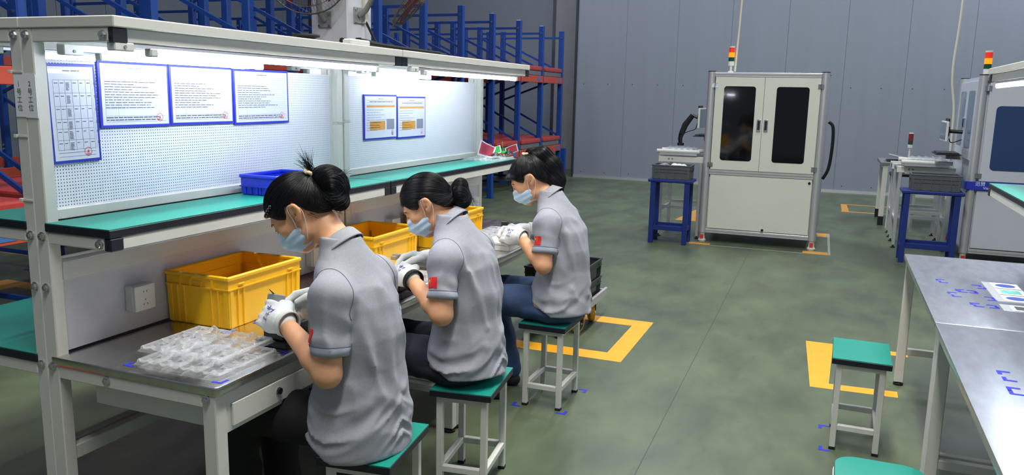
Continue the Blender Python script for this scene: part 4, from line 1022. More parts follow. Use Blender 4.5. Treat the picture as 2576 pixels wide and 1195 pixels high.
def surf(fn, lo, hi, h):
    """naive surface nets on a sparse grid"""
    lo = np.array(lo, float); hi = np.array(hi, float); B = 4
    nb = np.ceil((hi-lo)/(h*B)).astype(int); n = nb*B+1
    cs = [lo[i]+(np.arange(nb[i])+.5)*h*B for i in range(3)]
    cp = np.stack(np.meshgrid(*cs, indexing='ij'), -1).reshape(-1, 3)
    cv = np.concatenate([fn(c) for c in np.array_split(cp, max(1, len(cp)//200000))]).reshape(nb)
    near = np.abs(cv) < h*B*1.25
    V = np.repeat(np.repeat(np.repeat(cv, B, 0), B, 1), B, 2); V = np.pad(V, ((0, 1),)*3, mode='edge')
    mk = np.zeros(n, bool)
    for (i, j, k) in np.argwhere(near): mk[i*B:i*B+B+1, j*B:j*B+B+1, k*B:k*B+B+1] = True
    ix = np.argwhere(mk); pv = lo+ix*h
    vals = np.concatenate([fn(c) for c in np.array_split(pv, max(1, len(pv)//200000))])
    V[mk] = vals
    # outer shell is outside
    for ax in range(3):
        sl = [slice(None)]*3
        for e in (0, -1): sl[ax] = e; V[tuple(sl)] = np.maximum(V[tuple(sl)], h*.5)
    ins = V < 0
    C8 = [(a, b, c) for a in (0, 1) for b in (0, 1) for c in (0, 1)]
    sub = lambda A, o: A[o[0]:A.shape[0]-1+o[0], o[1]:A.shape[1]-1+o[1], o[2]:A.shape[2]-1+o[2]]
    cnt = sum(sub(ins, o).astype(np.int8) for o in C8)
    act = (cnt > 0) & (cnt < 8); idx = -np.ones(act.shape, int); cells = np.argwhere(act); idx[act] = np.arange(len(cells))
    acc = np.zeros((len(cells), 3)); num = np.zeros(len(cells))
    for a in C8:
        for ax in range(3):
            if a[ax]: continue
            b = list(a); b[ax] = 1
            va = V[cells[:, 0]+a[0], cells[:, 1]+a[1], cells[:, 2]+a[2]]; vb = V[cells[:, 0]+b[0], cells[:, 1]+b[1], cells[:, 2]+b[2]]
            x = (va < 0) != (vb < 0); t = np.where(x, va/(va-vb+1e-30), 0)
            p = np.array(a, float)[None, :].repeat(len(cells), 0); p[:, ax] += t
            acc[x] += p[x]; num[x] += 1
    verts = lo+(cells+acc/np.maximum(num, 1)[:, None])*h
    F = []
    for ax in range(3):
        o1, o2 = [(1, 2), (2, 0), (0, 1)][ax]
        A = [slice(None)]*3; Bs = [slice(None)]*3; A[ax] = slice(0, -1); Bs[ax] = slice(1, None)
        x = ins[tuple(A)] != ins[tuple(Bs)]; e = np.argwhere(x)
        ok = (e[:, o1] > 0) & (e[:, o2] > 0) & (e[:, o1] < act.shape[o1]) & (e[:, o2] < act.shape[o2]); e = e[ok]
        sgn = ins[e[:, 0], e[:, 1], e[:, 2]]
        q = []
        for d1, d2 in ((-1, -1), (0, -1), (0, 0), (-1, 0)):
            c = e.copy(); c[:, o1] += d1; c[:, o2] += d2; q.append(idx[c[:, 0], c[:, 1], c[:, 2]])
        q = np.stack(q, 1); q[~sgn] = q[~sgn][:, ::-1]; F.append(q[(q >= 0).all(1)])
    return verts, np.concatenate(F)
def smooth_mesh(v, f, it=2, lam=.5):
    e = np.concatenate([f[:, [0, 1]], f[:, [1, 2]], f[:, [2, 3]], f[:, [3, 0]]]); e = np.concatenate([e, e[:, ::-1]])
    deg = np.bincount(e[:, 0], minlength=len(v)).astype(float)[:, None]+1e-9
    for _ in range(it):
        s = np.zeros_like(v)
        for k in range(3): s[:, k] = np.bincount(e[:, 0], weights=v[e[:, 1], k], minlength=len(v))
        v = v+lam*(s/deg-v)
    return v
def sdf_obj(name, fn, lo, hi, h, mats, parent, it=2, matfn=None):
    v, f = surf(fn, lo, hi, h); v = smooth_mesh(v, f, it)
    me = D.meshes.new(name); me.vertices.add(len(v)); me.vertices.foreach_set('co', v.ravel())
    me.loops.add(len(f)*4); me.loops.foreach_set('vertex_index', f.ravel()); me.polygons.add(len(f))
    me.polygons.foreach_set('loop_start', np.arange(len(f))*4); me.polygons.foreach_set('loop_total', np.full(len(f), 4))
    for m in (mats if isinstance(mats, list) else [mats]): me.materials.append(MATS[m])
    if matfn is not None: me.polygons.foreach_set('material_index', matfn(v[f].mean(1)).astype(np.int32))
    me.polygons.foreach_set('use_smooth', np.ones(len(f), bool)); me.update(calc_edges=True); me.validate()
    o = D.objects.new(name, me); COL.objects.link(o)
    if parent is not None: o.parent = parent
    BASE[o.name] = (0, 0, 0); return o
def project(fn, p, off=0, it=8):
    p = np.array(p, float)
    for _ in range(it):
        d = fn(p)-off; g = np.stack([fn(p+np.eye(3)[k]*1e-4)-fn(p-np.eye(3)[k]*1e-4) for k in range(3)], 1)/2e-4
        n = np.linalg.norm(g, axis=1, keepdims=True)+1e-9; p = p-(d/n[:, 0])[:, None]*(g/n)*.8
    return p
def along(a, b, t): return np.asarray(a, float)*(1-t)+np.asarray(b, float)*t
def unit(v): v = np.asarray(v, float); return v/np.linalg.norm(v)

def strokes(seed, n, size):
    '''unreadable printed characters: a few short bars per character cell'''
    R = random.Random(seed); v = []; f = []
    for i in range(n):
        cx = (i-(n-1)/2)*size*1.05
        for k in range(6):
            hz = k % 2 == 0; l = size*R.uniform(.35, .85); t = size*.11; x = cx+R.uniform(-.2, .2)*size; y = R.uniform(-.4, .4)*size
            a, b = (l/2, t/2) if hz else (t/2, l/2); m_ = len(v)
            v += [(x-a, y-b), (x+a, y-b), (x+a, y+b), (x-a, y+b)]; f.append((m_, m_+1, m_+2, m_+3))
    return v, f
def worker(loc, rz, label, P):
    zs = P.get('zs', 1.0); Z = lambda z: .45+(z-.45)*zs
    SEC = np.array([(.40, .0, .196, .166), (.47, .0, .200, .168), (.54, -.002, .198, .162), (.62, -.006, .182, .150), (.72, -.012, .160, .130), (.83, -.016, .155, .126),
                    (.93, -.004, .156, .120), (.99, .014, .146, .110), (1.03, .028, .128, .094), (1.065, .042, .096, .082), (1.10, .055, .076, .072), (1.15, .070, .058, .060)])
    SEC[:, 0] = Z(SEC[:, 0]); SEC[:, 1] += P.get('lean', 0)*np.clip((SEC[:, 0]-.5)/.6, 0, 1)
    def sec(z): return [np.interp(z, SEC[:, 0], SEC[:, k]) for k in (1, 2, 3)]
    def loft(p, shrink=0):
        yc, a, b = sec(p[:, 2]); a = a-shrink; b = b-shrink
        return (np.sqrt((p[:, 0]/a)**2+((p[:, 1]-yc)/b)**2)-1)*np.minimum(a, b)*.92
    shy = np.interp(Z(1.035), SEC[:, 0], SEC[:, 1])
    Sh = {s: np.array((s*P.get('shw', .162), P['shy'][0 if s < 0 else 1], P['shz'])) for s in (-1, 1)}
    El = {s: np.array(P['elbow'][s]) for s in (-1, 1)}; Wr = {s: np.array(P['wrist'][s]) for s in (-1, 1)}
    Hc = np.array(P['head']); hy, hp = P['hyaw'], P['hpitch']
    Rz = np.array(((math.cos(hy), -math.sin(hy), 0), (math.sin(hy), math.cos(hy), 0), (0, 0, 1)))
    Rx = np.array(((1, 0, 0), (0, math.cos(hp), math.sin(hp)), (0, -math.sin(hp), math.cos(hp))))
    Rh = Rz@Rx; toH = lambda p: (p-Hc)@Rh; frH = lambda q: Hc+np.asarray(q, float)@Rh.T
    nb = np.array((0, shy+.02, Z(1.07))); nk = frH((0, -.035, -.085))
    # ---- head in its own frame
    def head(q):
        d = ell(q, (0, -.012, .020), (.076, .096, .092))
        d = smin(d, ell(q, (0, .030, -.045), (.058, .060, .070)), .03)
        d = smin(d, cone(q, (0, .060, -.092), (0, .066, -.094), .022, .020), .025)
        x = np.abs(q[:, 0]); m = np.stack([x, q[:, 1], q[:, 2]], 1)
        d = smin(d, cone(m, (.045, .01, -.07), (.02, .055, -.098), .020, .018), .025)     # jaw
        d = smin(d, cone(m, (.012, .083, .022), (.042, .068, .024), .012, .010), .014)     # brow
        d = smin(d, ell(m, (.045, .058, -.02), (.022, .022, .02)), .02)                   # cheek
        d = smax(d, -ell(m, (.031, .096, .006), (.017, .014, .011)), .012)                # eye hollow
        d = smin(d, ell(m, (.031, .076, .004), (.016, .013, .011)), .004)                 # closed lid
        d = smin(d, cone(q, (0, .084, .010), (0, .104, -.028), .008, .012), .012)          # nose
        d = smin(d, cone(m, (.010, .094, -.032), (.012, .090, -.034), .008, .008), .008)
        d = smin(d, cone(m, (.0, .086, -.058), (.016, .080, -.058), .009, .006), .010)      # lips
        # ear: shell standing off the head, hollowed, with a lobe
        e = m-np.array((.085, -.018, -.004)); ct, st_ = math.cos(.30), math.sin(.30)
        ex_ = e[:, 0]*ct+e[:, 1]*st_; ey_ = -e[:, 0]*st_+e[:, 1]*ct
        ev = np.stack([ex_, ey_*math.cos(.22)+e[:, 2]*math.sin(.22), -ey_*math.sin(.22)+e[:, 2]*math.cos(.22)], 1)
        er = smin(ell(ev, (0, 0, .006), (.010, .020, .027)), ell(ev, (-.001, .004, -.022), (.008, .010, .012)), .010)
        er = smax(er, -ell(ev, (.013, .002, .008), (.013, .0125, .0185)), .002); er = smax(er, -ell(ev, (.010, .008, -.006), (.016, .0065, .0085)), .002)
        return smin(d, er, .004)
    def arm(p, s):
        d = cone(p, Sh[s], El[s], .047, .041); d = smin(d, cone(p, El[s], along(El[s], Wr[s], .3), .041, .0405), .02)
        d = smin(d, cone(p, along(El[s], Wr[s], .3), Wr[s], .040, .027), .015)
        return d
    K = {s: np.array((s*.105, P.get('knee', .42), .545)) for s in (-1, 1)}; A = {s: np.array((s*.11, P.get('ankle', .40), .085)) for s in (-1, 1)}
    def body(p):
        d = smax(loft(p, .022), p[:, 2]-Z(1.12), .02); d = smax(d, .50-p[:, 2], .02)
        d = smin(d, cone(p, nb, nk, .055, .050), .03)
        for s in (-1, 1):
            d = smin(d, arm(p, s), .02)
            d = smin(d, cone(p, (s*.085, .02, .545), K[s], .075, .055), .03); d = smin(d, cone(p, K[s], A[s], .052, .036), .02)
        hd = np.full(len(p), 1.0); near = np.linalg.norm(p-Hc, axis=1) < .24
        if near.any(): hd[near] = head(toH(p[near]))
        return np.where(near, smin(d, hd, .022), d)
    bo = sdf_obj('person', body, (-.36, -.22, .04), (.36, .70, Hc[2]+.17), .0046, 'skin', None, it=2)
    bo.location = loc; bo.rotation_euler = (0, 0, rz); tag(bo, label, 'person', 'seated workers in grey shirts')
    for s in (-1, 1):
        for nm, pts, r_ in (('eyebrow', [(.016, .10, .022), (.028, .10, .027), (.042, .09, .024), (.052, .08, .018)], .0017), ('eyelashes', [(.018, .10, -.001), (.026, .10, -.004), (.036, .10, -.004), (.045, .09, .001)], .0012)):
            pr = project(lambda q: head(q), [(s*a, b, c) for a, b, c in pts], .0004, 14)
            O(nm, MB().tube(hang([tuple(frH(x)) for x in pr], 4), r_, 5), 'hair', bo, local=True)
    # ---- trousers
    def trous(p):
        d = ell(p, (0, .0, .535), (.180, .150, .105)); d = smin(d, ell(p, (0, -.005, .60), (.150, .112, .07)), .05)
        for s in (-1, 1):
            d = smin(d, cone(p, (s*.088, .02, .545), K[s], .096, .075), .04); k = cone(p, K[s], A[s]+np.array((0, 0, .01)), .074, P.get('cuff', .062)); d = smin(d, k, .03)
        w_ = vnoise(p*np.array((14., 14., 22.))+P['seed'])*.006+np.sin(p[:, 1]*60+p[:, 2]*35+4*vnoise(p*9))*.0025*np.clip((p[:, 1]-.0)*6, 0, 1)
        d = d+w_*.8+np.clip((p[:, 2]-P.get('hem', .462)-.004)*.8, 0, .024)*np.clip(1-(p[:, 1]-.08)*12, 0, 1)
        d = smax(d, np.where(p[:, 1] < .17, .4505-p[:, 2], p[:, 2]*0-1), .006)
        return np.maximum(d, .055-p[:, 2])
    sdf_obj('trousers', trous, (-.30, -.2, .03), (.30, .56, .74), .0085, P['trousers'], bo, it=1)
    for s in (-1, 1):
        a = A[s]
        def shoe(p, a=a):
            q = p-np.array((a[0], a[1], 0)); d = cone(q*np.array((1, 1, 1.1)), (0, -.035, .035), (0, .15, .030), .040, .036)
            d = smin(d, cone(q, (0, -.01, .04), (0, -.01, .11), .042, .042), .02); return np.maximum(d, .002-q[:, 2])
        so = sdf_obj('shoe', shoe, (a[0]-.07, a[1]-.1, -.01), (a[0]+.07, a[1]+.22, .13), .008, 'shoe', bo, it=1)
    # ---- polo shirt
    t_end = P.get('sleeve', .70)
    SE = {s: along(Sh[s], El[s], t_end) for s in (-1, 1)}; ud = {s: unit(El[s]-Sh[s]) for s in (-1, 1)}
    def outer(p):
        d = loft(p)
        for s in (-1, 1): d = smin(d, cone(p, nb+np.array((s*.03, -.012, -.050)), Sh[s]+np.array((0, -.004, .0)), .055, .058), .05)
        for s in (-1, 1):
            sl = cone(p, Sh[s], SE[s]+ud[s]*.03, .062, .057)
            fold = np.sin(((p-Sh[s])@ud[s])*70+3*vnoise(p*11+P['seed']))*.0022*np.clip(((p-Sh[s])@ud[s])*9, 0, 1)
            sl = np.maximum(sl+fold, (p-SE[s])@ud[s]); tt = np.clip(((p-Sh[s])@ud[s])/.12, 0, 1); d = smin(d, sl, .030*(1-tt)+.004)
        return d
    cj = np.random.RandomState(int(P['seed'])*5+1).uniform(-.02, .02, (8, 2, 3))
    CR = np.array((((-.13, -.06, .93), (-.09, -.13, .70)), ((-.03, -.10, 1.0), (-.04, -.15, .62)), ((.06, -.09, 1.0), (.05, -.15, .66)), ((-.17, .02, .65), (-.02, -.16, .60)), ((-.18, .04, .58), (.05, -.16, .56)), ((.15, -.05, .70), (.02, -.16, .64)), ((-.15, .06, .72), (-.11, -.11, .63)), ((-.16, .09, .62), (-.15, -.04, .55))))+cj
    def folds(p):
        z = p[:, 2]; r = vnoise(np.stack([p[:, 0]*5, p[:, 1]*5, z*26+3*np.abs(p[:, 0])*6], 1)+P['seed'])
        r = 1-2*np.abs(r); lowm = np.exp(-((z-.56)/.085)**2)
        dr = 1-2*np.abs(vnoise(np.stack([p[:, 0]*16+z*4, p[:, 1]*16, z*3.2], 1)+P['seed']*2))
        dg = 1-2*np.abs(vnoise(np.stack([p[:, 0]*9+z*11, p[:, 1]*9+z*7, z*5], 1)+P['seed']*3))
        cr = 0
        for (a_, b_), am in zip(CR, (.007, .008, .006, .007, .006, .006, .006, .005)): cr = cr+am*np.exp(-(cone(p, a_, b_, 0, 0)/.017)**2)
        return cr-.003+.0085*lowm*r+.0078*np.clip((z-.5)*3, 0, 1)*dr*np.clip((Z(1.06)-z)*8, 0, 1)+.003*dg+.0015*vnoise(p*24)*lowm
    hem0 = P.get('hem', .462)
    def shirt(p):
        d = outer(p)-folds(p)
        hz = hem0+np.clip(p[:, 1]*.65, -.01, .095)+.006*np.sin(p[:, 0]*22+p[:, 1]*15)
        d = smax(d, hz-p[:, 2], .004)
        for s in (-1, 1): d = np.maximum(d, -np.maximum(cone(p, along(Sh[s], SE[s], .8), SE[s]+ud[s]*.08, .046, .047), -((p-along(Sh[s], SE[s], .88))@ud[s])))
        # neck opening
        d = np.maximum(d, -cone(p, nb+np.array((0, .0, .03)), nk, .050, .055))
        return np.maximum(d, p[:, 2]-Z(1.128))
    sh = sdf_obj('polo_shirt', shirt, (-.30, -.22, .43), (.30, .24, Z(1.15)), .0062, 'shirt', bo, it=1)
    for s in (-1, 1):
        ax = unit((s*1.0, .05, .30)); e1 = unit(np.cross(ax, (0, 0, 1))); e2 = np.cross(ax, e1); c0 = Sh[s]+np.array((-s*.012, 0, .0))
        ring = [c0+.075*(math.cos(t)*e1+math.sin(t)*e2) for t in np.linspace(0, 2*PI, 40, endpoint=False)]
        pr = project(lambda q: outer(q)-folds(q), ring, .0004); O('seam', MB().tube([tuple(x) for x in pr], .0011, 5, True), 'shirt_seam', sh, local=True)
        e1 = unit(np.cross(ud[s], (0, 0, 1))); e2 = np.cross(ud[s], e1)
        def ringat(off, lift):
            pts = np.array([SE[s]+ud[s]*min(off, -.006)+.058*(math.cos(t)*e1+math.sin(t)*e2) for t in np.linspace(0, 2*PI, 40, endpoint=False)])
            pr = project(lambda q: outer(q)-folds(q), pts, lift, 8); pr = pr+np.outer(off-(pr-SE[s])@ud[s], ud[s]); return [tuple(x) for x in pr]
        m = MB(); R0 = [ringat(-.026, .0002), ringat(-.024, .0016), ringat(-.010, .0018), ringat(.002, .0014), ringat(.003, -.009)]; vv = [q for R_ in R0 for q in R_]
        m.add(vv, [(i*40+j, i*40+(j+1) % 40, (i+1)*40+(j+1) % 40, (i+1)*40+j) for i in range(4) for j in range(40)])
        O('sleeve_cuff', m, 'shirt_rib', sh, local=True, smooth='all', norm=True)
        O('seam', MB().tube(ringat(-.026, .0012), .0011, 5, True), 'shirt_seam', sh, local=True)
    # collar
    na = unit(nk-nb); cc = nb+na*.032+np.array((0, -.004, 0)); ex = np.array((1., 0, 0)); ey = unit(np.cross(na, ex)); 
    cprof = [(.062, -.014), (.059, .010), (.060, .025), (.064, .030), (.070, .023), (.081, -.010), (.083, -.016), (.079, -.016)]
    m = MB(); nA = 44; gap = .55; v = []
    for i in range(nA+1):
        th = PI/2+gap+(2*PI-2*gap)*i/nA        # opening at the front
        front = max(0, math.sin(th))
        for (r, z) in cprof:
            zz = z-front*.022; rr = r*(1+.10*front)
            v.append(tuple(cc+rr*(math.cos(th)*ex*1.02+math.sin(th)*ey)+na*zz))
    k = len(cprof); m.add(v, [(i*k+j, (i+1)*k+j, (i+1)*k+j+1, i*k+j+1) for i in range(nA) for j in range(k-1)])
    O('collar', m, 'shirt_rib' if P.get('ribcollar') else 'shirt', sh, local=True, smooth='all')
    # flag patch on the near sleeve
    s = -1; phi = P.get('flag', .3); side = unit(np.array((-math.cos(phi), math.sin(phi), 0))-ud[s]*np.dot((-math.cos(phi), math.sin(phi), 0), ud[s])); circ = unit(np.cross(side, ud[s]))
    if circ[1] > 0: circ = -circ                   # print runs from the front of the sleeve to the back
    fc = SE[s]-ud[s]*.055
    def onsl(u, w_, off):                         # u to the back, w_ up the arm
        a = u/.060; p0 = fc-ud[s]*w_+.060*(math.cos(a)*side+math.sin(a)*circ); return p0
    def patch(pts, off): return [tuple(q) for q in project(lambda q: outer(q)-folds(q), [onsl(u, w_, 0) for u, w_ in pts], off)]
    g = [(-.027+.054*i/8, -.021+.042*j/6) for i in range(9) for j in range(7)]
    fp = MB().add(patch(g, .0022)+patch(g, .0004), [(i*7+j, (i+1)*7+j, (i+1)*7+j+1, i*7+j+1) for i in range(8) for j in range(6)])
    fl_ = O('flag_patch', fp, 'flag_red', sh, local=True, smooth='all', norm=False, label='red flag patch with yellow stars')
    def star(cu, cw, r): return [(cu+(r if k % 2 == 0 else r*.4)*math.sin(PI*k/5), cw+(r if k % 2 == 0 else r*.4)*math.cos(PI*k/5)) for k in range(10)]
    for cu, cw, r in ((-.016, .008, .0075), (-.004, .016, .003), (0, .010, .003), (0, .004, .003), (-.004, -.002, .003)):
        O('star', MB().add(patch(star(cu, cw, r), .003), [tuple(range(10))]), 'flag_yellow', fl_, local=True, norm=False)
    if P.get('chest'):
        mm = MB()
        for txt, zz, sz in ((2, .0, .034), (4, -.035, .018)):
            vv, ff = strokes(txt, txt, sz);             pts = [(-.085-a, .2, P['chest']+zz+b) for a, b in vv]
            mm.add([tuple(q) for q in project(lambda q: outer(q)-folds(q), pts, .0015, 12)], ff)
        O('chest_print', mm, 'red_ink', sh, local=True, norm=False)['kind'] = 'stuff'
    # ---- gloves
    for s in (-1, 1):
        G = P['hand'][s]; fwd = unit(G['dir']); dor = np.array(G['dorsal'], float); dor = unit(dor-fwd*np.dot(dor, fwd)); th = np.cross(dor, fwd)*(1 if s < 0 else -1)   # towards the thumb
        if np.dot(th, (0, 0, 1)) < 0 and G.get('thumbup', True): th = -th
        W0 = Wr[s]; Rm = np.stack([th, fwd, dor], 1); HS = 1.22; toL = lambda p, W0=W0, Rm=Rm: (p-W0)@Rm/HS; frL = lambda q, W0=W0, Rm=Rm: W0+HS*np.asarray(q, float)@Rm.T
        curl = G.get('curl', 1.0); fing = []
        for kx, L, r in ((.030, .040, .0098), (.010, .044, .0100), (-.011, .041, .0098), (-.030, .033, .0088)):
            c0 = curl*(.55 if kx > .02 else 1.0); a = .45*c0+.15; q0 = np.array((kx, .086-abs(kx)*.25, .004)); seg = []
            for i, l in enumerate((L, L*.66, L*.55)):
                q1 = q0+l*np.array((0, math.cos(a), -math.sin(a))); seg.append((q0, q1)); q0 = q1; a += (1.15, .8, .5)[i]*c0
            fing.append((seg, r))
        tq = [np.array((.026, .022, -.012)), np.array((.048, .052, -.022)), np.array((.046, .084, -.030)), np.array((.034, .108, -.036))]
        def hand(p, fing=fing, tq=tq):
            q = toL(p); d = ell(q, (0, .052, -.004), (.044, .052, .0185)); d = smin(d, cone(q, (0, .0, 0), (0, .03, 0), .031, .030), .02)
            for seg, r in fing:
                f_ = None
                for i, (a, b) in enumerate(seg):
                    c = cone(q, a, b, r*(1-.06*i), r*(.97-.07*i)); f_ = c if f_ is None else smin(f_, c, .004)
                d = smin(d, f_, .007)
            t_ = smin(smin(cone(q, tq[0], tq[1], .015, .0125), cone(q, tq[1], tq[2], .0125, .011), .006), cone(q, tq[2], tq[3], .011, .009), .005)
            d = smin(d, t_, .010)*HS
            return d+.0012*vnoise(q*np.array((40, 60, 40)))+.0012*np.sin(q[:, 1]*260)*np.clip(.02-q[:, 1], 0, .02)*30
        c = frL((0, .06, -.02)); gl = sdf_obj('glove', hand, c-.165, c+.165, .0042, 'glove', bo, it=1)
        m = MB(); rg = []
        for yy, rr in ((-.022, .0325), (-.022, .036), (-.006, .0365), (-.004, .032)): rg.append([tuple(frL((rr*math.cos(t), yy, rr*math.sin(t)))) for t in np.linspace(0, 2*PI, 24, endpoint=False)])
        m.add([q for R_ in rg for q in R_], [(i*24+j, i*24+(j+1) % 24, ((i+1) % 4)*24+(j+1) % 24, ((i+1) % 4)*24+j) for i in range(4) for j in range(24)])
        O('glove_cuff', m, G.get('cuffmat', 'glove_cuff'), gl, local=True, smooth='all')
        if s < 0:
            mm = MB(); 
            for txt, yy, xx, sz in ((3, .050, .014, .017), (2, .046, -.004, .014), (3, .050, -.020, .012)):
                vv, ff = strokes(txt+7, txt, sz); pts = [tuple(frL((xx+b, yy-a, .03))) for a, b in vv]
                mm.add([tuple(q) for q in project(hand, pts, .0008, 12)], ff)
            O('glove_print', mm, 'blue_ink', gl, local=True, norm=False)['kind'] = 'stuff'
    # ---- face mask
    def maskf(p):
        q = toH(p); x = np.abs(q[:, 0])
        d = ell(q, (0, .030, -.052), (.067, .084, .067)); d = smin(d, cone(q, (0, .095, -.018), (0, .108, -.05), .012, .014), .02)
        d = d-.0022*np.sin((q[:, 2])*230)*np.clip((.10-np.abs(q[:, 1]-.05))*20, 0, 1)
        top = -.006-np.clip((.090-q[:, 1])*.55, 0, .05)+.012*np.clip((.05-q[:, 1])*20, 0, 1.6)
        d = smax(d, q[:, 2]-top, .003); d = smax(d, (.012+.10*np.clip(-.075-q[:, 2], 0, .05))-q[:, 1]+np.clip(q[:, 2]+.06, -.1, .1)*.1, .003)
        d = smax(d, -.118-q[:, 2], .01)
        return d
    def mmat(c):
        q = toH(c); top = -.006-np.clip((.090-q[:, 1])*.55, 0, .05)+.012*np.clip((.05-q[:, 1])*20, 0, 1.6)
        return ((q[:, 2] > top-.012) & (q[:, 1] > .06) | (q[:, 1] < .020)).astype(int)
    mk = sdf_obj('face_mask', maskf, Hc-.16, Hc+.16, .0035, ['mask_blue', 'mask_white'], bo, it=2, matfn=mmat)
    for s in (-1, 1):
        lp = [frH(q) for q in ((s*.066, .022, -.042), (s*.076, .008, -.012), (s*.085, -.004, .022), (s*.086, -.020, .026), (s*.082, -.033, .012), (s*.079, -.034, -.015), (s*.071, -.012, -.050), (s*.062, .020, -.088))]
        O('ear_loop', MB().tube(hang([tuple(x) for x in lp], 4), .0013, 5), 'mask_white', mk, local=True, smooth='all')
    # ---- hair
    tie = np.array(P['tie']); pole = unit(tie-np.array((0, -.01, .02))); pe1 = unit(np.cross(pole, (1., 0, 0))); pe2 = np.cross(pole, pe1)
    hl = np.array(P.get('hairline', ((-.12, -.075), (-.085, -.070), (-.06, -.052), (-.042, -.020), (-.030, .030), (.004, .034), (.014, .012), (.028, .002), (.05, .018), (.07, .045), (.10, .055))))
    def hair(p):
        q = toH(p); d = ell(q, (0, -.014, .024), (.086, .106, .100)); d = smin(d, ell(q, (0, -.075, -.03), (.055, .035, .045)), .03)
        if P.get('fringe'): d = smin(d, ell(q, (0, .078, .052), (.062, .030, .032)), .025)
        hz = np.interp(q[:, 1], hl[:, 0], hl[:, 1]); d = smax(d, hz-q[:, 2], .010)
        d = d-.0012*vnoise(q*14)
        for (c, r) in P['bun']:
            d = smin(d, ell(q, c, r)-.003*vnoise(q*18), .010)
        for ch in P.get('tail', ()):
            a, b_, r0, r1 = ch; c = cone(q*np.array((1., 1, 1)), a, b_, r0, r1); d = smin(d, c-.0016*vnoise(q*np.array((40, 20, 12))), .014)
        return d
    hr = sdf_obj('hair', hair, Hc-np.array((.13, .27, .26)), Hc+np.array((.13, .17, .20)), .0038, 'hair', bo, it=1)
    O('hair_tie', MB().tube([tuple(frH(tie+P.get('tier', .020)*(math.cos(t)*pe1+math.sin(t)*pe2)+.003*math.sin(5*t)*pole)) for t in np.linspace(0, 2*PI, 18, endpoint=False)], .007, 7, True), 'hair_tie', hr, local=True, smooth='all')
    # combed strands laid over the hair: they run towards the tie, coil round the bun, fall along the tail
    rg = np.random.RandomState(int(P['seed'])*11+3); N = P.get('nstr', 1500)
    sp = rg.normal(size=(N*3, 3)); sp /= np.linalg.norm(sp, axis=1)[:, None]; q0 = sp*np.array((.088, .108, .102))+np.array((0, -.014, .024))
    q0 = q0[q0[:, 2] > np.interp(q0[:, 1], hl[:, 0], hl[:, 1])+.004][:N]
    srcs = [(c, r) for c, r in P['bun']]; nbun = 0
    for c, r in srcs:
        s2 = rg.normal(size=(260, 3)); s2 /= np.linalg.norm(s2, axis=1)[:, None]; q0 = np.concatenate([q0, s2*np.array(r)*1.02+np.array(c)]); nbun += 260
    tl = P.get('tail', ()); ntl = 0
    for a_, b_, r0_, r1_ in tl:
        t_ = rg.uniform(0, 1, 220)[:, None]; s2 = rg.normal(size=(220, 3)); s2 /= np.linalg.norm(s2, axis=1)[:, None]; q0 = np.concatenate([q0, np.array(a_)*(1-t_)+np.array(b_)*t_+s2*(r0_+(r1_-r0_)*t_)]); ntl += 220
    hq = lambda q: hair(np.asarray(q)@Rh.T+Hc)
    kind = np.zeros(len(q0), int); kind[len(q0)-ntl-nbun:] = 1
    if ntl: kind[len(q0)-ntl:] = 2
    bc = np.array(srcs[0][0]); bax = np.where(rg.uniform(size=(len(q0), 1)) < .5, np.array((.9, .3, .2)), np.array((.8, -.3, .4)))
    q = project(hq, q0, .0, 6); offs = rg.uniform(.0002, .0022, len(q)); path = []
    for st_i in range(9):
        q = project(hq, q, offs, 2); path.append(q.copy())
        g_ = np.stack([hq(q+np.eye(3)[k_]*5e-4)-hq(q-np.eye(3)[k_]*5e-4) for k_ in range(3)], 1); g_ /= np.linalg.norm(g_, axis=1)[:, None]+1e-9
        dv = tie-q; dist = np.linalg.norm(dv, axis=1)
        dv[kind == 1] = np.cross(bax[kind == 1], (q-bc)[kind == 1]); dv[kind == 2] = np.array(P.get('taildir', (0, -.2, -1.)))
        dv = dv-g_*np.sum(dv*g_, axis=1)[:, None]; dv /= np.linalg.norm(dv, axis=1)[:, None]+1e-9
        stp = np.where(kind == 0, np.minimum(.011, dist*.3), .009); q = q+dv*stp[:, None]
    path = np.stack(path, 1)@Rh.T+Hc; n_, k_, _ = path.shape
    tg = np.gradient(path, axis=1); tg /= np.linalg.norm(tg, axis=2)[:, :, None]+1e-9
    e1_ = np.cross(tg, np.array((.31, .52, .79))); e1_ /= np.linalg.norm(e1_, axis=2)[:, :, None]+1e-9; e2_ = np.cross(tg, e1_)
    wd = (rg.uniform(.0005, .0011, n_)[:, None]*np.sin(np.linspace(.35, PI-.25, k_))[None, :])[:, :, None]
    V3 = np.stack([path+wd*(math.cos(a_)*e1_+math.sin(a_)*e2_) for a_ in (0, 2*PI/3, 4*PI/3)], 2).reshape(-1, 3)
    ii = np.arange(n_)[:, None, None]*k_*3+np.arange(k_-1)[None, :, None]*3; jj = np.arange(3)[None, None, :]; j2 = (jj+1) % 3
    FF = np.stack([ii+jj, ii+j2, ii+3+j2, ii+3+jj], -1).reshape(-1, 4)
    me = D.meshes.new('combed_strands'); me.vertices.add(len(V3)); me.vertices.foreach_set('co', V3.ravel()); me.loops.add(FF.size); me.loops.foreach_set('vertex_index', FF.ravel()); me.polygons.add(len(FF))
    me.polygons.foreach_set('loop_start', np.arange(len(FF))*4); me.polygons.foreach_set('loop_total', np.full(len(FF), 4)); me.polygons.foreach_set('use_smooth', np.ones(len(FF), bool)); me.materials.append(MATS['hair_strand']); me.update(calc_edges=True)
    so = D.objects.new('combed_strands', me); COL.objects.link(so); so.parent = hr; so['kind'] = 'stuff'
    R = random.Random(P['seed']*7+1); wm = MB()
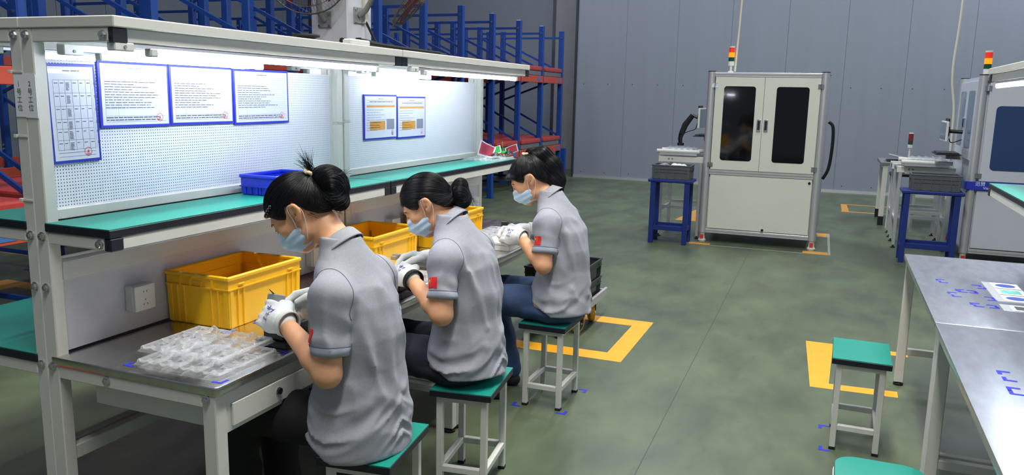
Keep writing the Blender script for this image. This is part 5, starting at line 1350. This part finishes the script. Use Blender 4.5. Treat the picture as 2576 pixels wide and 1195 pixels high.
    for (c, d0, n, L, sprd) in P.get('wisps', ()):
        xs_ = .028 if c[2] < .05 else .008
        for i in range(n):
            a = np.array(c)+np.array([R.gauss(0, xs_), R.gauss(0, .006), R.gauss(0, .006)]); dv = unit(np.array(d0)+np.array([R.gauss(0, sprd) for _ in range(3)])); l = L*R.uniform(.5, 1.1); bend = np.array([R.gauss(0, .25) for _ in range(3)])*l
            wm.tube([tuple(frH(a+dv*l*t+bend*t*t)) for t in (0, .33, .66, 1)], [.0009, .0007, .0005, .0002], 3)
    if wm.v: so = O('loose_strands', wm, 'hair', hr, local=True, norm=False); so['kind'] = 'stuff'
    if P.get('band'):
        for i in range(15):
            a = -1.25+2.5*i/14; q = (.089*math.sin(a), .012+.092*math.cos(a), .075-.012*math.cos(a))
            p0 = project(lambda x: hair(x), [frH(q)], .002)[0]; 
            O('hair_bead', MB().lathe([(.002, -.006), (.006, -.003), (.0065, .001), (.004, .005), (.001, .006)], tuple(p0), 8), 'dark_glass', hr, local=True, smooth='all')
    return bo

# near worker
worker((2.15, 1.385, 0), 0, 'seated worker in grey polo and black trousers with a spiky bun, gloved hands raised', dict(
    zs=1.025, seed=1.0, shz=.990, shy=(-.008, .03), shw=.162, trousers='trousers_black', lean=.0, head=(-.01, .215, 1.212), hyaw=.36, hpitch=.76,
    elbow={-1: (-.200, -.018, .755), 1: (.225, .03, .77)}, wrist={-1: (-.112, .205, .866), 1: (.110, .150, .900)},
    hand={-1: dict(dir=(.30, .90, .10), dorsal=(-.80, -.15, .55)), 1: dict(dir=(-.55, .80, .05), dorsal=(.75, .2, .6), curl=.8)},
    tie=(0, -.120, .062), bun=(((0, -.150, -.005), (.046, .048, .064)), ((0, -.135, .03), (.035, .03, .035)), ((0, -.125, -.05), (.045, .035, .045))), flag=.95, hem=.458, sleeve=.74, band=True,
    wisps=(((0, -.125, .070), (0, -.25, 1), 80, .058, .20), ((0, -.185, .0), (0, -1, -.6), 16, .05, .4), ((.0, -.10, -.075), (0, -.3, -1), 26, .04, .4), ((-.06, -.04, -.03), (0, -.5, -1), 8, .04, .3))))
# middle worker
worker((2.87, 1.330, 0), 0, 'seated worker in grey polo and navy trousers with a low rolled bun', dict(
    zs=1.0, seed=2.0, shz=.968, shy=(.022, .03), trousers='trousers_navy', lean=.012, head=(-.005, .185, 1.158), hyaw=.33, hpitch=.66,
    elbow={-1: (-.218, .005, .77), 1: (.21, .03, .77)}, wrist={-1: (-.105, .20, .865), 1: (.095, .19, .915)},
    hand={-1: dict(dir=(.45, .85, .15), dorsal=(-.75, -.2, .6), cuffmat='black_rubber'), 1: dict(dir=(-.55, .80, .02), dorsal=(.6, .2, .75), curl=.8)},
    tie=(0, -.110, -.030), bun=(((0, -.140, -.045), (.044, .036, .046)), ((0, -.160, -.020), (.030, .030, .030)), ((0, -.130, -.075), (.036, .034, .030))), tier=.016, flag=.35, hem=.498,
    wisps=(((0, -.16, -.09), (0, -.2, -1), 8, .05, .3), ((.0, -.085, -.075), (0, -.3, -1), 14, .03, .4), ((0, -.16, -.01), (0, -.6, .6), 10, .02, .5))))
# far worker
worker((3.88, 1.262, 0), 0, 'seated worker in grey polo and blue jeans with a high ponytail, holding a small part', dict(
    zs=1.0, seed=3.0, shz=.972, shy=(.030, .035), trousers='denim', lean=.010, head=(-.005, .186, 1.174), hyaw=.27, hpitch=.58, knee=.43, ankle=.33, cuff=.075,
    elbow={-1: (-.216, .022, .775), 1: (.21, .04, .77)}, wrist={-1: (-.115, .185, .885), 1: (.08, .22, .89)},
    hand={-1: dict(dir=(.35, .90, .05), dorsal=(-.80, -.15, .55)), 1: dict(dir=(-.55, .80, .05), dorsal=(.6, .2, .75), curl=.8)},
    tie=(0, -.060, .118), bun=(((0, -.080, .108), (.026, .028, .024)),),
    tail=(((0, -.082, .112), (0, -.130, .075), .026, .038), ((0, -.130, .075), (0, -.142, .0), .038, .045), ((0, -.142, .0), (0, -.118, -.075), .046, .046), ((0, -.118, -.075), (0, -.075, -.135), .046, .036), ((0, -.075, -.135), (0, -.055, -.165), .036, .012)),
    tier=.022, flag=.45, hem=.508, fringe=True, chest=.905,
    wisps=(((0, .090, .045), (0, .5, -1), 40, .032, .30), ((0, -.06, .12), (0, .2, 1), 16, .02, .5))))

# small parts held in the gloves
hp = thing('held_module', 'small grey module with a dark probe held in the near worker\'s gloves', 'module', (2.14, 1.70, .89))
O('case', MB().obox((2.14, 1.70, .908), (.065, .028, .032), Matrix.Rotation(.3, 3, 'Y')), 'fan_grey', hp, bev=.003)
O('probe', MB().tube([(2.13, 1.69, .918), (2.10, 1.695, .95)], [.004, .001], 6), 'black_plastic', hp)
hp = thing('held_module', 'flat tan and grey strip held in the middle worker\'s gloves', 'module', (2.87, 1.64, .92))
O('strip', MB().obox((2.87, 1.645, .925), (.10, .025, .018), Matrix.Rotation(.1, 3, 'Y')), 'tan_part', hp, bev=.003)
O('clip', MB().obox((2.85, 1.645, .937), (.03, .027, .008), Matrix.Rotation(.1, 3, 'Y')), 'fan_grey', hp, bev=.002)
hp = thing('held_module', 'small dark flat part held in the far worker\'s gloves', 'module', (3.89, 1.57, .92))
O('case', MB().obox((3.89, 1.575, .925), (.08, .035, .03), Matrix.Rotation(.15, 3, 'Y')), 'dark_part', hp, bev=.003)
O('tab', MB().obox((3.89, 1.555, .925), (.03, .012, .02), Matrix.Rotation(.15, 3, 'Y')), 'fan_grey', hp, bev=.001)
